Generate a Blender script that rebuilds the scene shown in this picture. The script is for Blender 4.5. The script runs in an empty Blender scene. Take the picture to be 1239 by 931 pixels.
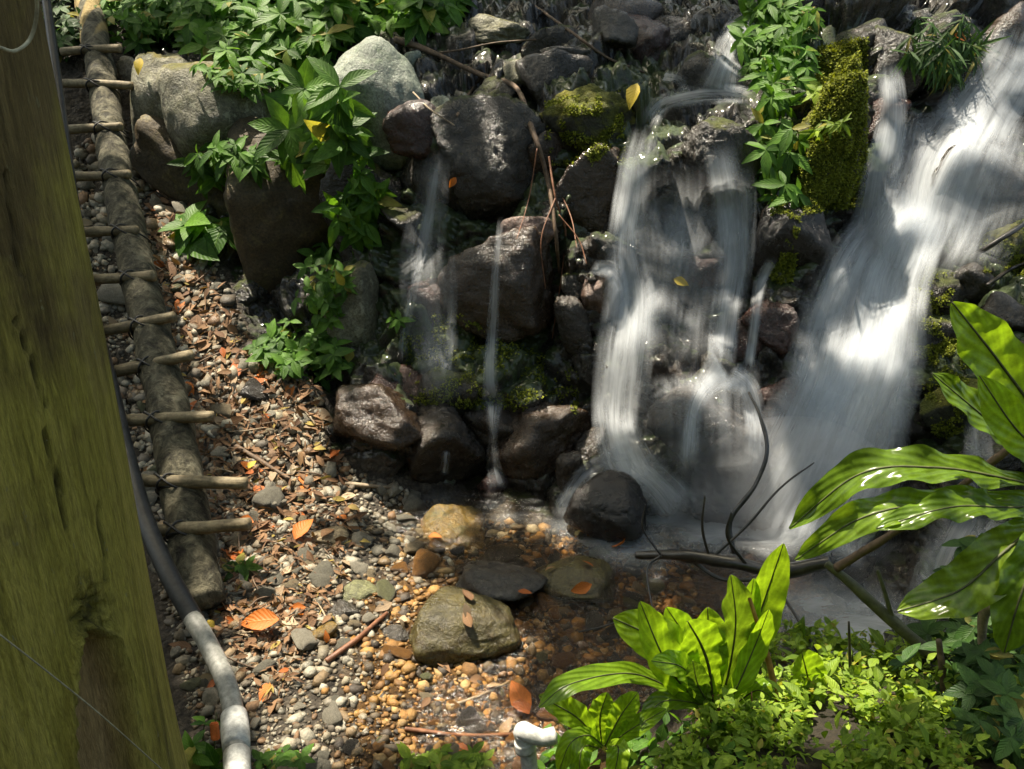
import bpy, bmesh, math, random
import numpy as np
from mathutils import Vector, Matrix, noise
from mathutils.bvhtree import BVHTree

R = math.radians
rng = np.random.default_rng(7)
random.seed(7)
scene = bpy.context.scene
COL = scene.collection

# ------------------------------------------------------------------ camera, light, exposure
PITCH, FPX, CAMZ, UC, VC = R(22), 1030.0, 1.75, 619.5, 465.5
cam_d = bpy.data.cameras.new("camera")
cam_d.sensor_fit = 'HORIZONTAL'; cam_d.sensor_width = 36
cam_d.lens = FPX / 1239 * 36
cam_d.clip_start = 0.05; cam_d.clip_end = 1000
cam = bpy.data.objects.new("camera", cam_d); COL.objects.link(cam)
cam.location = (0, 0, CAMZ); cam.rotation_euler = (R(90) - PITCH, 0, 0)
scene.camera = cam

SUN = Vector((-0.27, 0.22, 0.93)).normalized()          # towards the sun: high, a little behind and left of the cliff
world = bpy.data.worlds.new("World"); scene.world = world
world.use_nodes = True
wn = world.node_tree
sky = wn.nodes.new('ShaderNodeTexSky'); sky.sky_type = 'NISHITA'; sky.sun_disc = False
sky.air_density = .6; sky.dust_density = 4.0; sky.ozone_density = .2
sky.sun_elevation = math.asin(SUN.z); sky.sun_rotation = math.atan2(SUN.x, SUN.y)
wn.nodes['Background'].inputs['Strength'].default_value = 0.15
tn = wn.nodes.new('ShaderNodeMix'); tn.data_type = 'RGBA'; tn.blend_type = 'MULTIPLY'; tn.inputs[0].default_value = 1
tn.inputs[7].default_value = (.98, 1, .80, 1)             # light already filtered by the forest around
wn.links.new(sky.outputs[0], tn.inputs[6]); wn.links.new(tn.outputs[2], wn.nodes['Background'].inputs['Color'])
sun_d = bpy.data.lights.new("sun", 'SUN'); sun_d.energy = 5.0; sun_d.angle = R(0.53); sun_d.color = (1, .90, .74)
sun = bpy.data.objects.new("sun", sun_d); COL.objects.link(sun)
sun.location = (-3, 3, 9); sun.rotation_euler = SUN.to_track_quat('Z', 'Y').to_euler()
vs = scene.view_settings
vs.view_transform = 'Standard'; vs.look = 'None'; vs.exposure = 1.5; vs.gamma = 1; vs.use_curve_mapping = False
scene.render.engine = 'CYCLES'
cy = scene.cycles
cy.max_bounces = 7; cy.diffuse_bounces = 3; cy.glossy_bounces = 3; cy.transmission_bounces = 4
cy.transparent_max_bounces = 24; cy.use_denoising = True; cy.sample_clamp_indirect = 4
cy.caustics_reflective = False; cy.caustics_refractive = False

CAM = Vector((0, 0, CAMZ))
FW = Vector((0, math.cos(PITCH), -math.sin(PITCH))); UP = Vector((0, math.sin(PITCH), math.cos(PITCH))); RT = Vector((1, 0, 0))

def ray(u, v):                                           # direction through a photograph pixel, forward component 1
    return RT * ((u - UC) / FPX) + UP * ((VC - v) / FPX) + FW
def at(u, v, Y):                                         # the point on that ray at ground distance Y
    d = ray(u, v); return CAM + d * (Y / d.y)
def depth(p):                                            # distance along the view axis
    return (Vector(p) - CAM).dot(FW)
def gy(v, z):                                            # ground distance where the ray meets height z
    return (CAMZ - z) / math.tan(PITCH + math.atan((v - VC) / FPX))

# ------------------------------------------------------------------ node helpers
class NT:
    def __init__(s, name, disp=False):
        s.m = bpy.data.materials.new(name); s.m.use_nodes = True
        s.t = s.m.node_tree; s.t.nodes.clear()
        s.out = s.t.nodes.new('ShaderNodeOutputMaterial')
    def put(s, sock, v):
        if v is None: return
        if isinstance(v, bpy.types.NodeSocket): s.t.links.new(v, sock)
        elif sock.type == 'RGBA' and not hasattr(v, '__len__'): sock.default_value = (v, v, v, 1)
        elif sock.type == 'RGBA' and len(v) == 3: sock.default_value = (*v, 1)
        else: sock.default_value = v
    def n(s, typ, ins=None, **props):
        x = s.t.nodes.new('ShaderNode' + typ)
        for k, v in props.items(): setattr(x, k, v)
        for k, v in (ins or {}).items(): s.put(x.inputs[k], v)
        return x
    def math(s, op, a, b=None, clamp=False):
        x = s.n('Math', {0: a}, operation=op, use_clamp=clamp)
        if b is not None: s.put(x.inputs[1], b)
        return x.outputs[0]
    def mix(s, f, a, b, blend='MIX'):
        x = s.n('Mix', data_type='RGBA', blend_type=blend)
        s.put(x.inputs[0], f); s.put(x.inputs[6], a); s.put(x.inputs[7], b)
        return x.outputs[2]
    def ramp(s, f, stops):
        x = s.n('ValToRGB', {0: f}); e = x.color_ramp.elements
        while len(e) < len(stops): e.new(0.5)
        for k, (p, c) in zip(e, stops):
            k.position = p; k.color = (c, c, c, 1) if not hasattr(c, '__len__') else (*c, 1)
        return x.outputs[0]
    def noise(s, vec, scale, detail=6, rough=.6, dist=0, out=0):
        return s.n('TexNoise', {'Vector': vec, 'Scale': scale, 'Detail': detail, 'Roughness': rough, 'Distortion': dist}).outputs[out]
    def obj(s):
        c = s.n('TexCoord').outputs['Object']
        r = s.n('ObjectInfo').outputs['Random']
        o = s.n('VectorMath', {0: c}, operation='ADD')
        cmb = s.n('CombineXYZ', {0: s.math('MULTIPLY', r, 37.), 1: s.math('MULTIPLY', r, 91.), 2: s.math('MULTIPLY', r, 53.)})
        s.put(o.inputs[1], cmb.outputs[0])
        return o.outputs[0]
    def scale(s, vec, k):
        x = s.n('VectorMath', {0: vec}, operation='MULTIPLY'); x.inputs[1].default_value = k
        return x.outputs[0]
    def attr(s, name, out='Fac'):
        return s.n('Attribute', attribute_name=name).outputs[out]
    def bump(s, h, strength, dist, normal=None):
        x = s.n('Bump', {'Height': h, 'Strength': strength, 'Distance': dist})
        if normal is not None: s.put(x.inputs['Normal'], normal)
        return x.outputs[0]
    def nz(s):
        g = s.n('NewGeometry').outputs['Normal']
        return s.n('SeparateXYZ', {0: g}).outputs[2]
    def surf(s, sh): s.t.links.new(sh, s.out.inputs['Surface']); return s.m
    def pbr(s, color, rough, normal=None, spec=.5, **kw):
        b = s.n('BsdfPrincipled')
        s.put(b.inputs['Base Color'], color); s.put(b.inputs['Roughness'], rough)
        s.put(b.inputs['Specular IOR Level'], spec)
        if normal is not None: s.put(b.inputs['Normal'], normal)
        for k, v in kw.items(): s.put(b.inputs[k.replace('_', ' ')], v)
        return b.outputs[0]

def rock_mat(name, c1, c2, c3=None, moss=0.0, mossc=((.020, .032, .006), (.085, .11, .014)), rough=(.22, .55), wet=.5,
             veins=0.0, lichen=0.0, bscale=1.0, strata=None, spec=.5):
    s = NT(name); o = s.obj()
    big = s.noise(o, 5, 8, .62); mid = s.noise(o, 22, 8, .68, .4); fine = s.noise(o, 90, 5, .7)
    if strata:
        st = s.noise(s.scale(o, strata), 4, 8, .65, .6)
        mid = s.math('ADD', s.math('MULTIPLY', mid, .4), s.math('MULTIPLY', st, .6))
    f = s.math('ADD', s.math('MULTIPLY', big, .55), s.math('MULTIPLY', mid, .45))
    col = s.ramp(f, [(.32, c1), (.62, c2)])
    if c3: col = s.mix(s.ramp(s.noise(o, 9, 6, .6, 1.0), [(.52, 0), (.66, .85)]), col, c3)
    sp = s.ramp(fine, [(.40, .55), (.62, 1.25)])
    col = s.mix(1, col, sp, 'MULTIPLY')
    if veins:
        v = s.n('TexVoronoi', {'Vector': o, 'Scale': 11, 'Randomness': 1}, feature='DISTANCE_TO_EDGE').outputs[0]
        col = s.mix(s.math('MULTIPLY', s.ramp(v, [(0, 1), (.035, 0)]), veins), col, (.015, .013, .011))
    if lichen:
        l = s.ramp(s.noise(o, 16, 9, .75, .5), [(.55, 0), (.60, 1)])
        col = s.mix(s.math('MULTIPLY', l, lichen), col, (.34, .34, .24))
    h = s.math('ADD', s.math('MULTIPLY', mid, 1.0), s.math('MULTIPLY', fine, .35))
    rr = s.ramp(s.noise(o, 14, 5, .6), [(.35, rough[0]), (.7, rough[1])])
    if moss > 0:
        mn = s.noise(o, 13, 7, .7)
        up = s.math('MULTIPLY', s.math('ADD', s.nz(), .35), .55)
        mk = s.math('ADD', s.math('ADD', up, mn), moss - 1.0)
        mk = s.ramp(mk, [(.42, 0), (.62, 1)])
        mc = s.mix(s.noise(o, 60, 4, .7), mossc[0], mossc[1])
        mc = s.mix(s.ramp(s.noise(o, 7, 3), [(.4, 0), (.65, .6)]), mc, (mossc[1][0]*1.5, mossc[1][1]*1.15, mossc[1][2]))
        col = s.mix(mk, col, mc); rr = s.mix(mk, rr, .85)
        h = s.math('ADD', h, s.math('MULTIPLY', s.math('MULTIPLY', mk, s.noise(o, 130, 3, .8)), 1.4))
    nrm = s.bump(h, .9, .018 * bscale)
    return s.surf(s.pbr(col, rr, nrm, spec, Coat_Weight=wet * .3, Coat_Roughness=.15, Coat_Normal=nrm))

M = {}
M['wet'] = rock_mat("wet_dark_rock", (.009, .0068, .0046), (.046, .035, .024), (.024, .014, .008), moss=.10, rough=(.10, .32), wet=1)
M['wetmoss'] = rock_mat("wet_mossy_rock", (.008, .0068, .004), (.038, .031, .021), (.026, .018, .010), moss=.38, rough=(.14, .4), wet=.8)
M['black'] = rock_mat("wet_black_rock", (.005, .004, .0035), (.019, .015, .012), moss=0, rough=(.15, .4), wet=.4, bscale=.8)
M['brown'] = rock_mat("wet_brown_rock", (.013, .008, .0045), (.062, .039, .023), (.036, .022, .012), moss=.10, rough=(.12, .35), wet=.9, strata=(1.2, .8, 5))
M['tan'] = rock_mat("brown_boulder_rock", (.024, .017, .007), (.085, .060, .026), (.12, .095, .030), moss=.20, mossc=((.07, .055, .012), (.20, .17, .04)), rough=(.55, .85), wet=0, bscale=.5)
M['pale'] = rock_mat("pale_lichen_rock", (.040, .038, .022), (.24, .225, .15), (.12, .115, .055), moss=.34, mossc=((.06, .065, .015), (.20, .20, .05)), rough=(.5, .85), wet=.1, lichen=.6)
M['greygreen'] = rock_mat("grey_green_rock", (.085, .105, .080), (.25, .28, .22), (.12, .16, .09), moss=.10, mossc=((.05, .08, .02), (.12, .17, .05)), rough=(.4, .75), wet=.2, lichen=.35, bscale=.7)
M['red'] = rock_mat("red_brown_rock", (.022, .009, .006), (.075, .032, .022), (.035, .02, .015), moss=.02, rough=(.18, .45), wet=1, veins=.5)
M['ochre'] = rock_mat("ochre_wet_rock", (.06, .034, .006), (.17, .105, .014), (.07, .066, .016), moss=.0, rough=(.2, .5), wet=.7, bscale=.8)
M['olive'] = rock_mat("olive_wet_rock", (.036, .029, .008), (.10, .082, .026), (.06, .042, .013), moss=0, rough=(.18, .45), wet=.35, bscale=.8)
M['pink'] = rock_mat("pinkish_rock", (.06, .038, .026), (.26, .17, .135), (.10, .07, .04), moss=.08, rough=(.2, .5), wet=.8)
M['mossy'] = rock_mat("thick_moss_rock", (.012, .012, .007), (.05, .05, .025), moss=.72, mossc=((.035, .045, .005), (.17, .19, .018)), rough=(.5, .8), wet=.2, bscale=1.4)
M['stone_grey'] = rock_mat("dry_grey_stone", (.075, .068, .050), (.25, .23, .175), (.14, .125, .075), rough=(.5, .85), wet=.05, lichen=.35)
M['stone_pale'] = rock_mat("pale_dry_stone", (.18, .16, .115), (.42, .38, .29), rough=(.6, .9), wet=0)
M['stone_tan'] = rock_mat("tan_stone", (.13, .10, .055), (.34, .27, .16), rough=(.4, .8), wet=.2)
M['stone_orange'] = rock_mat("orange_stained_stone", (.10, .042, .010), (.32, .15, .032), rough=(.25, .6), wet=.6)
M['stone_dark'] = rock_mat("dark_wet_stone", (.018, .016, .013), (.075, .066, .053), rough=(.15, .5), wet=.5)
M['stone_green'] = rock_mat("greenish_stone", (.07, .075, .035), (.20, .20, .09), rough=(.4, .7), wet=.3)

def terrain_mat(name, kind):
    s = NT(name); o = s.n('TexCoord').outputs['Object']
    if kind == 'cliff':
        big = s.noise(o, 3, 8, .62); mid = s.noise(o, 14, 9, .7, .5); fine = s.noise(o, 70, 5, .7)
        f = s.math('ADD', s.math('MULTIPLY', big, .5), s.math('MULTIPLY', mid, .5))
        col = s.ramp(f, [(.34, (.006, .0048, .0032)), (.52, (.030, .024, .015)), (.68, (.066, .052, .035))])
        col = s.mix(s.ramp(s.noise(o, 4, 5, .6, 1), [(.52, 0), (.7, .7)]), col, (.048, .026, .016))
        col = s.mix(1, col, s.ramp(fine, [(.38, .5), (.64, 1.3)]), 'MULTIPLY')
        mk = s.math('ADD', s.math('ADD', s.math('MULTIPLY', s.nz(), .45), s.noise(o, 9, 8, .72)), s.math('MULTIPLY', s.attr('moss'), .6))
        mk = s.ramp(mk, [(.80, 0), (1.02, 1)])
        mc = s.mix(s.noise(o, 70, 4, .7), (.012, .022, .004), (.055, .085, .012))
        col = s.mix(mk, col, mc)
        h = s.math('ADD', s.math('MULTIPLY', mid, 1.), s.math('MULTIPLY', fine, .4))
        rr = s.mix(mk, s.ramp(s.noise(o, 12, 5), [(.35, .15), (.7, .5)]), .8)
        return s.surf(s.pbr(col, rr, s.bump(h, 1, .03), .5, Coat_Weight=.5, Coat_Roughness=.12))
    big = s.noise(o, 4, 8, .65); mid = s.noise(o, 26, 9, .72, .6); fine = s.noise(o, 110, 6, .75)
    vor = s.n('TexVoronoi', {'Vector': o, 'Scale': 55, 'Randomness': 1})
    cell = s.n('SeparateColor', {0: vor.outputs['Color']}).outputs[0]
    f = s.math('ADD', s.math('MULTIPLY', mid, .55), s.math('MULTIPLY', fine, .45))
    dry = s.ramp(f, [(.36, (.018, .014, .010)), (.52, (.060, .048, .033)), (.66, (.16, .135, .10))])
    org = s.ramp(f, [(.36, (.030, .016, .006)), (.52, (.095, .048, .013)), (.68, (.22, .125, .036))])
    om = s.ramp(s.math('ADD', s.attr('orange'), s.math('MULTIPLY', s.math('SUBTRACT', big, .5), 1.2)), [(.3, 0), (.7, 1)])
    col = s.mix(om, dry, org)
    col = s.mix(1, col, s.ramp(cell, [(0, .55), (1, 1.35)]), 'MULTIPLY')
    col = s.mix(s.attr('soil'), col, s.ramp(f, [(.35, (.010, .008, .005)), (.65, (.055, .042, .024))]))
    h = s.math('ADD', s.math('MULTIPLY', mid, 1.), s.math('ADD', s.math('MULTIPLY', fine, .6), s.math('MULTIPLY', vor.outputs['Distance'], -.8)))
    return s.surf(s.pbr(col, s.mix(om, .8, .45), s.bump(h, 1, .02), .4))

def simple_mat(name, stops, scale=(1, 1, 1), ns=12, rough=.7, bump=.004, detail=8, spec=.4, dist=.3, coat=0):
    s = NT(name); o = s.obj()
    f = s.noise(s.scale(o, scale), ns, detail, .68, dist)
    col = s.mix(1, s.ramp(f, stops), s.ramp(s.noise(o, 60, 4, .7), [(.35, .65), (.65, 1.2)]), 'MULTIPLY')
    return s.surf(s.pbr(col, rough, s.bump(f, .8, bump), spec, Coat_Weight=coat))

def leaf_mat(name, dark, light, trans=.45, rough=.5, vein=.35, spec=.3):
    """leaf colour varied leaf by leaf (tint), veins from the leaf's own uv, light passing through"""
    s = NT(name)
    t = s.attr('tint'); uv = s.n('TexCoord').outputs['UV']
    sx = s.n('SeparateXYZ', {0: uv})
    c = s.mix(t, dark, light)
    if vein: c = s.mix(s.ramp(t, [(.945, 0), (.96, .8)]), c, (.30, .24, .05))
    d = s.math('ABSOLUTE', s.math('SUBTRACT', sx.outputs[0], .5))
    rib = s.ramp(d, [(0, 1), (.05, 0)])
    w = s.math('SINE', s.math('MULTIPLY', s.math('SUBTRACT', sx.outputs[1], s.math('MULTIPLY', d, .55)), 55.))
    o = s.n('TexCoord').outputs['Object']
    c = s.mix(1, c, s.ramp(s.noise(o, 45, 5, .65), [(.3, .7), (.7, 1.25)]), 'MULTIPLY')
    c = s.mix(s.math('MULTIPLY', rib, vein), c, (light[0] * 1.4 + .02, light[1] * 1.2 + .02, light[2] + .02))
    if vein == .1:                                          # fronds: side veins, brown tips and specks
        c = s.mix(1, c, s.ramp(w, [(.0, .86), (.9, 1.06)]), 'MULTIPLY')
        tip = s.math('ADD', s.math('ADD', sx.outputs[1], s.math('MULTIPLY', d, .12)), s.math('MULTIPLY', s.noise(o, 30, 5, .7), .22))
        c = s.mix(s.ramp(tip, [(1.06, 0), (1.10, .85)]), c, (.16, .10, .03))
        c = s.mix(s.ramp(s.noise(o, 85, 4, .7), [(.70, 0), (.74, .6)]), c, (.13, .10, .02))
    nrm = s.bump(s.math('ADD', s.math('MULTIPLY', w, .5), rib), .35, .003)
    b = s.pbr(c, rough, nrm, spec)
    tr = s.n('BsdfTranslucent', {'Color': s.mix(1, c, (1.5, 1.45, .65), 'MULTIPLY')}).outputs[0]
    x = s.n('MixShader', {0: trans}); s.put(x.inputs[1], b); s.put(x.inputs[2], tr)
    return s.surf(x.outputs[0])

M['leaf'] = leaf_mat("shrub_leaf", (.030, .095, .008), (.125, .265, .022))
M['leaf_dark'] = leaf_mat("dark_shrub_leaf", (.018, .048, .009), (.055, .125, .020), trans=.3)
M['leaf_small'] = leaf_mat("small_leaf", (.04, .10, .014), (.13, .27, .035))
M['leaf_yellow'] = leaf_mat("ground_cover_leaf", (.09, .17, .012), (.32, .44, .05), trans=.45)
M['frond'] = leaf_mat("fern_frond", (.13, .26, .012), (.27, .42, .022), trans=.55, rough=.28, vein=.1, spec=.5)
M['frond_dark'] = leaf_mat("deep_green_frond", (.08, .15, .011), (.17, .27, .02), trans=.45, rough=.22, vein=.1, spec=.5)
M['moss_tuft'] = leaf_mat("moss_tuft", (.06, .08, .006), (.28, .31, .03), trans=.3, rough=.8, vein=0)
M['dead_leaf'] = leaf_mat("dead_leaf", (.09, .045, .022), (.26, .15, .075), trans=.15, rough=.7, vein=.3)
M['dead_pale'] = leaf_mat("pale_dead_leaf", (.22, .15, .09), (.42, .33, .22), trans=.15, rough=.75, vein=.2)
M['dead_orange'] = leaf_mat("orange_dead_leaf", (.34, .085, .02), (.55, .17, .03), trans=.25, rough=.55, vein=.3)
M['dead_yellow'] = leaf_mat("yellow_leaf", (.42, .30, .03), (.60, .45, .06), trans=.3, rough=.5, vein=.2)
M['twig'] = simple_mat("twig_bark", [(.3, (.05, .032, .02)), (.7, (.20, .135, .085))], (1, 1, 1), 20)
M['twig_pale'] = simple_mat("pale_stick", [(.3, (.16, .12, .075)), (.7, (.38, .30, .20))], (1, 1, 1), 18)
M['twig_red'] = simple_mat("red_root_bark", [(.3, (.09, .035, .018)), (.7, (.26, .12, .06))], (1, 1, 1), 20, .55)
M['branch_wet'] = simple_mat("wet_black_bark", [(.3, (.007, .006, .005)), (.7, (.04, .034, .028))], (1, 1, 1), 22, .28, .006, coat=.5)
M['stem_green'] = simple_mat("green_stem", [(.3, (.035, .04, .015)), (.7, (.11, .115, .05))], (1, 1, 1), 18, .5)
M['stem_orange'] = simple_mat("orange_brown_stalk", [(.3, (.16, .075, .02)), (.7, (.38, .20, .06))], (1, 1, 1), 16, .5)
M['plant_stem'] = simple_mat("plant_stem", [(.3, (.03, .035, .012)), (.7, (.09, .10, .03))], (1, 1, 1), 18, .6)
M['hose'] = simple_mat("black_hose_rubber", [(.3, (.012, .013, .014)), (.7, (.035, .036, .036))], (1, 1, 1), 14, .45, .002)
M['pipe'] = simple_mat("grey_plastic_pipe", [(.25, (.15, .15, .13)), (.5, (.24, .24, .215)), (.75, (.33, .33, .30))], (1, 1, 1), 15, .5, .002)
M['pvc'] = simple_mat("white_grey_pvc", [(.25, (.35, .35, .32)), (.6, (.56, .56, .53))], (1, 1, 1), 10, .35, .001)
M['wire'] = simple_mat("dark_wire", [(.3, (.008, .008, .007)), (.7, (.03, .028, .024))], (1, 1, 1), 20, .5)
M['line'] = simple_mat("pale_line", [(.3, (.20, .19, .12)), (.7, (.42, .40, .28))], (1, 1, 1), 20, .5)
M['tag'] = simple_mat("orange_plastic", [(.3, (.50, .11, .02)), (.7, (.72, .20, .05))], (1, 1, 1), 12, .45, .001)
M['steel'] = simple_mat("clamp_steel", [(.3, (.12, .12, .12)), (.7, (.30, .30, .29))], (1, 1, 1), 12, .4, .001)
M['rung'] = simple_mat("rung_wood", [(.28, (.075, .055, .028)), (.5, (.17, .135, .075)), (.75, (.30, .25, .155))], (1, 6, 6), 8, .7, .004)

def log_mat():
    s = NT("old_log_bark"); o = s.obj()
    f = s.noise(s.scale(o, (5, 5, 1)), 5, 9, .7, .5); f2 = s.noise(o, 16, 7, .7)
    col = s.ramp(f, [(.36, (.016, .014, .008)), (.50, (.075, .068, .042)), (.66, (.19, .17, .11))])
    col = s.mix(s.ramp(f2, [(.56, 0), (.64, .7)]), col, (.20, .19, .13))
    col = s.mix(s.ramp(s.attr('bare'), [(.3, 0), (.7, 1)]), col, s.ramp(f, [(.3, (.22, .15, .05)), (.7, (.46, .35, .15))]))
    return s.surf(s.pbr(col, .75, s.bump(s.math('ADD', f, s.math('MULTIPLY', f2, .8)), 1., .03), .3))
M['log'] = log_mat()

def trunk_mat():
    s = NT("mossy_trunk_bark"); o = s.n('TexCoord').outputs['Object']
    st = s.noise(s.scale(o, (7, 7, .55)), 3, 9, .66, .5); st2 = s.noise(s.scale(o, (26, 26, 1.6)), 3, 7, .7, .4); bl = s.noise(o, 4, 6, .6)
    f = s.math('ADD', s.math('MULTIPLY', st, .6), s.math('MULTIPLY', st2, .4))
    gcol = s.ramp(f, [(.34, (.17, .145, .028)), (.47, (.40, .345, .058)), (.60, (.54, .46, .10))])  # moss green set brighter to stand in for light missing on the trunk
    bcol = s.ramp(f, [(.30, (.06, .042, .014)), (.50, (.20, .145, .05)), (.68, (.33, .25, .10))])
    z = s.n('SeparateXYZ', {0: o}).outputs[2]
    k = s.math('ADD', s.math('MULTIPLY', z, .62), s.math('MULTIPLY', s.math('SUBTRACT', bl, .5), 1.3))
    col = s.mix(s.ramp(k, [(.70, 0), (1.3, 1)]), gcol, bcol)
    dk = s.ramp(s.noise(s.scale(o, (9, 9, .5)), 2.2, 6, .6, .8), [(.58, 0), (.70, .75)])
    col = s.mix(dk, col, (.022, .017, .007))
    cr = s.attr('crack'); col = s.mix(cr, col, (.010, .007, .004))
    hol = s.attr('hollow')
    col = s.mix(hol, col, s.ramp(s.noise(s.scale(o, (6, 6, 1)), 5, 7, .6), [(.3, (.30, .19, .075)), (.7, (.58, .40, .18))]))
    fl = s.noise(s.scale(o, (60, 60, 9)), 3, 6, .75, .4)
    col = s.mix(1, col, s.ramp(fl, [(.36, .65), (.52, 1.), (.66, 1.3)]), 'MULTIPLY')
    sp = s.ramp(s.noise(s.scale(o, (1, 1, .4)), 55, 4, .7), [(.66, 0), (.70, .7)])
    col = s.mix(sp, col, (.30, .29, .15))
    return s.surf(s.pbr(col, .75, s.bump(s.math('ADD', f, s.math('MULTIPLY', fl, .5)), 1., .03), .25))
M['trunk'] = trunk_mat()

def water_veil_mat():
    s = NT("falling_water")
    uv = s.n('UVMap').outputs[0]; d = s.attr('dens')
    a = s.noise(s.scale(uv, (42, 1.6, 1)), 1, 4, .6, .25)
    b = s.noise(s.scale(uv, (140, 3.0, 1)), 1, 3, .6, .15)
    c = s.noise(s.scale(uv, (9, 3.2, 1)), 1, 3, .55, .3)
    f = s.math('ADD', s.math('ADD', s.math('MULTIPLY', a, .46), s.math('MULTIPLY', b, .09)), s.math('MULTIPLY', c, .45))
    f = s.ramp(f, [(.40, .03), (.62, 1)])
    al = s.math('MULTIPLY', d, s.math('ADD', s.math('MULTIPLY', f, .92), s.math('MULTIPLY', s.math('MULTIPLY', d, d), .42)), True)
    body = s.n('BsdfDiffuse', {'Color': (.70, .735, .77)}).outputs[0]
    tr = s.n('BsdfTranslucent', {'Color': (.70, .735, .77)}).outputs[0]
    w = s.n('MixShader', {0: .45}); s.put(w.inputs[1], body); s.put(w.inputs[2], tr)
    x = s.n('MixShader', {0: al}); s.put(x.inputs[1], s.n('BsdfTransparent').outputs[0]); s.put(x.inputs[2], w.outputs[0])
    return s.surf(x.outputs[0])
M['veil'] = water_veil_mat()

def pool_mat():
    s = NT("stream_water"); o = s.n('TexCoord').outputs['Object']
    foam = s.attr('foam')
    h = s.noise(s.scale(o, (1, 1.6, 1)), 13, 6, .65, .8)
    nrm = s.bump(h, .6, .025)
    gl = s.n('BsdfGlossy', {'Color': (1, 1, 1), 'Roughness': .12, 'Normal': nrm}).outputs[0]
    tp = s.n('BsdfTransparent', {'Color': (.90, .83, .70)}).outputs[0]
    fr = s.n('Fresnel', {'IOR': 1.33, 'Normal': nrm}).outputs[0]
    x = s.n('MixShader', {0: s.math('MULTIPLY', fr, 1.3, True)}); s.put(x.inputs[1], tp); s.put(x.inputs[2], gl)
    milk = s.n('BsdfDiffuse', {'Color': (.50, .53, .55)}).outputs[0]
    fn = s.math('MULTIPLY', foam, s.ramp(s.noise(s.scale(o, (1, 2.2, 1)), 6, 5, .6, .6), [(.3, .45), (.7, 1.1)]), True)
    y = s.n('MixShader', {0: fn}); s.put(y.inputs[1], x.outputs[0]); s.put(y.inputs[2], milk)
    return s.surf(y.outputs[0])
M['pool'] = pool_mat()
M['cliff'] = terrain_mat("wet_cliff", 'cliff'); M['bank'] = terrain_mat("gravel_ground", 'bank')
M['floor'] = simple_mat("forest_soil", [(.3, (.015, .012, .007)), (.7, (.06, .045, .025))], (1, 1, 1), 2, .9, .05)

def gravel_mat():
    s = NT("mixed_gravel"); o = s.n('TexCoord').outputs['Object']; c = s.attr('tint', 'Color')
    col = s.mix(1, c, s.ramp(s.noise(o, 80, 6, .7), [(.3, .6), (.7, 1.3)]), 'MULTIPLY')
    return s.surf(s.pbr(col, s.ramp(s.noise(o, 9, 3), [(.4, .3), (.6, .75)]), s.bump(s.noise(o, 140, 5, .7), .8, .005), .45))
M['gravel'] = gravel_mat()

# ------------------------------------------------------------------ mesh helpers
def mesh_np(name, V, F, mat, parent=None, uv=None, attrs=None, smooth=True):
    me = bpy.data.meshes.new(name)
    V = np.asarray(V, np.float32); F = np.asarray(F, np.int32); k = F.shape[1]
    me.vertices.add(len(V)); me.vertices.foreach_set('co', V.ravel())
    me.loops.add(F.size); me.loops.foreach_set('vertex_index', F.ravel())
    me.polygons.add(len(F)); me.polygons.foreach_set('loop_start', np.arange(0, F.size, k, dtype=np.int32))
    me.update(calc_edges=True)
    if smooth: me.polygons.foreach_set('use_smooth', np.ones(len(F), bool))
    if uv is not None:
        l = me.uv_layers.new(name='UVMap'); l.data.foreach_set('uv', np.asarray(uv, np.float32)[F.ravel()].ravel())
    for kx, a in (attrs or {}).items():
        a = np.asarray(a, np.float32)
        if a.ndim == 1: me.attributes.new(kx, 'FLOAT', 'POINT').data.foreach_set('value', a)
        else: me.attributes.new(kx, 'FLOAT_COLOR', 'POINT').data.foreach_set('color', np.c_[a, np.ones(len(a))].astype(np.float32).ravel())
    me.materials.append(mat)
    ob = bpy.data.objects.new(name, me); COL.objects.link(ob)
    if parent: ob.parent = parent
    return ob
def tag(o, label, cat, group=None, kind=None):
    if label: o['label'] = label
    if cat: o['category'] = cat
    if group: o['group'] = group
    if kind: o['kind'] = kind
    return o
def empty(name, loc, label, cat, group=None):
    o = bpy.data.objects.new(name, None); COL.objects.link(o); o.location = loc; o.empty_display_size = .1
    return tag(o, label, cat, group)

def grid_faces(n, m, wrap=False):
    i, j = np.meshgrid(np.arange(n - 1), np.arange(m if wrap else m - 1), indexing='ij')
    j2 = (j + 1) % m
    return np.stack([i * m + j, i * m + j2, (i + 1) * m + j2, (i + 1) * m + j], -1).reshape(-1, 4)

def spline(P, n):
    P = np.asarray(P, float)
    if len(P) == 2: return P[0] + (P[1] - P[0]) * np.linspace(0, 1, n)[:, None]
    Q = np.vstack([2 * P[0] - P[1], P, 2 * P[-1] - P[-2]])
    t = np.linspace(0, len(P) - 1 - 1e-6, n); i = t.astype(int); f = (t - i)[:, None]
    a, b, c, d = Q[i], Q[i + 1], Q[i + 2], Q[i + 3]
    return .5 * (2 * b + (c - a) * f + (2 * a - 5 * b + 4 * c - d) * f**2 + (3 * b - a - 3 * c + d) * f**3)

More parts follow.
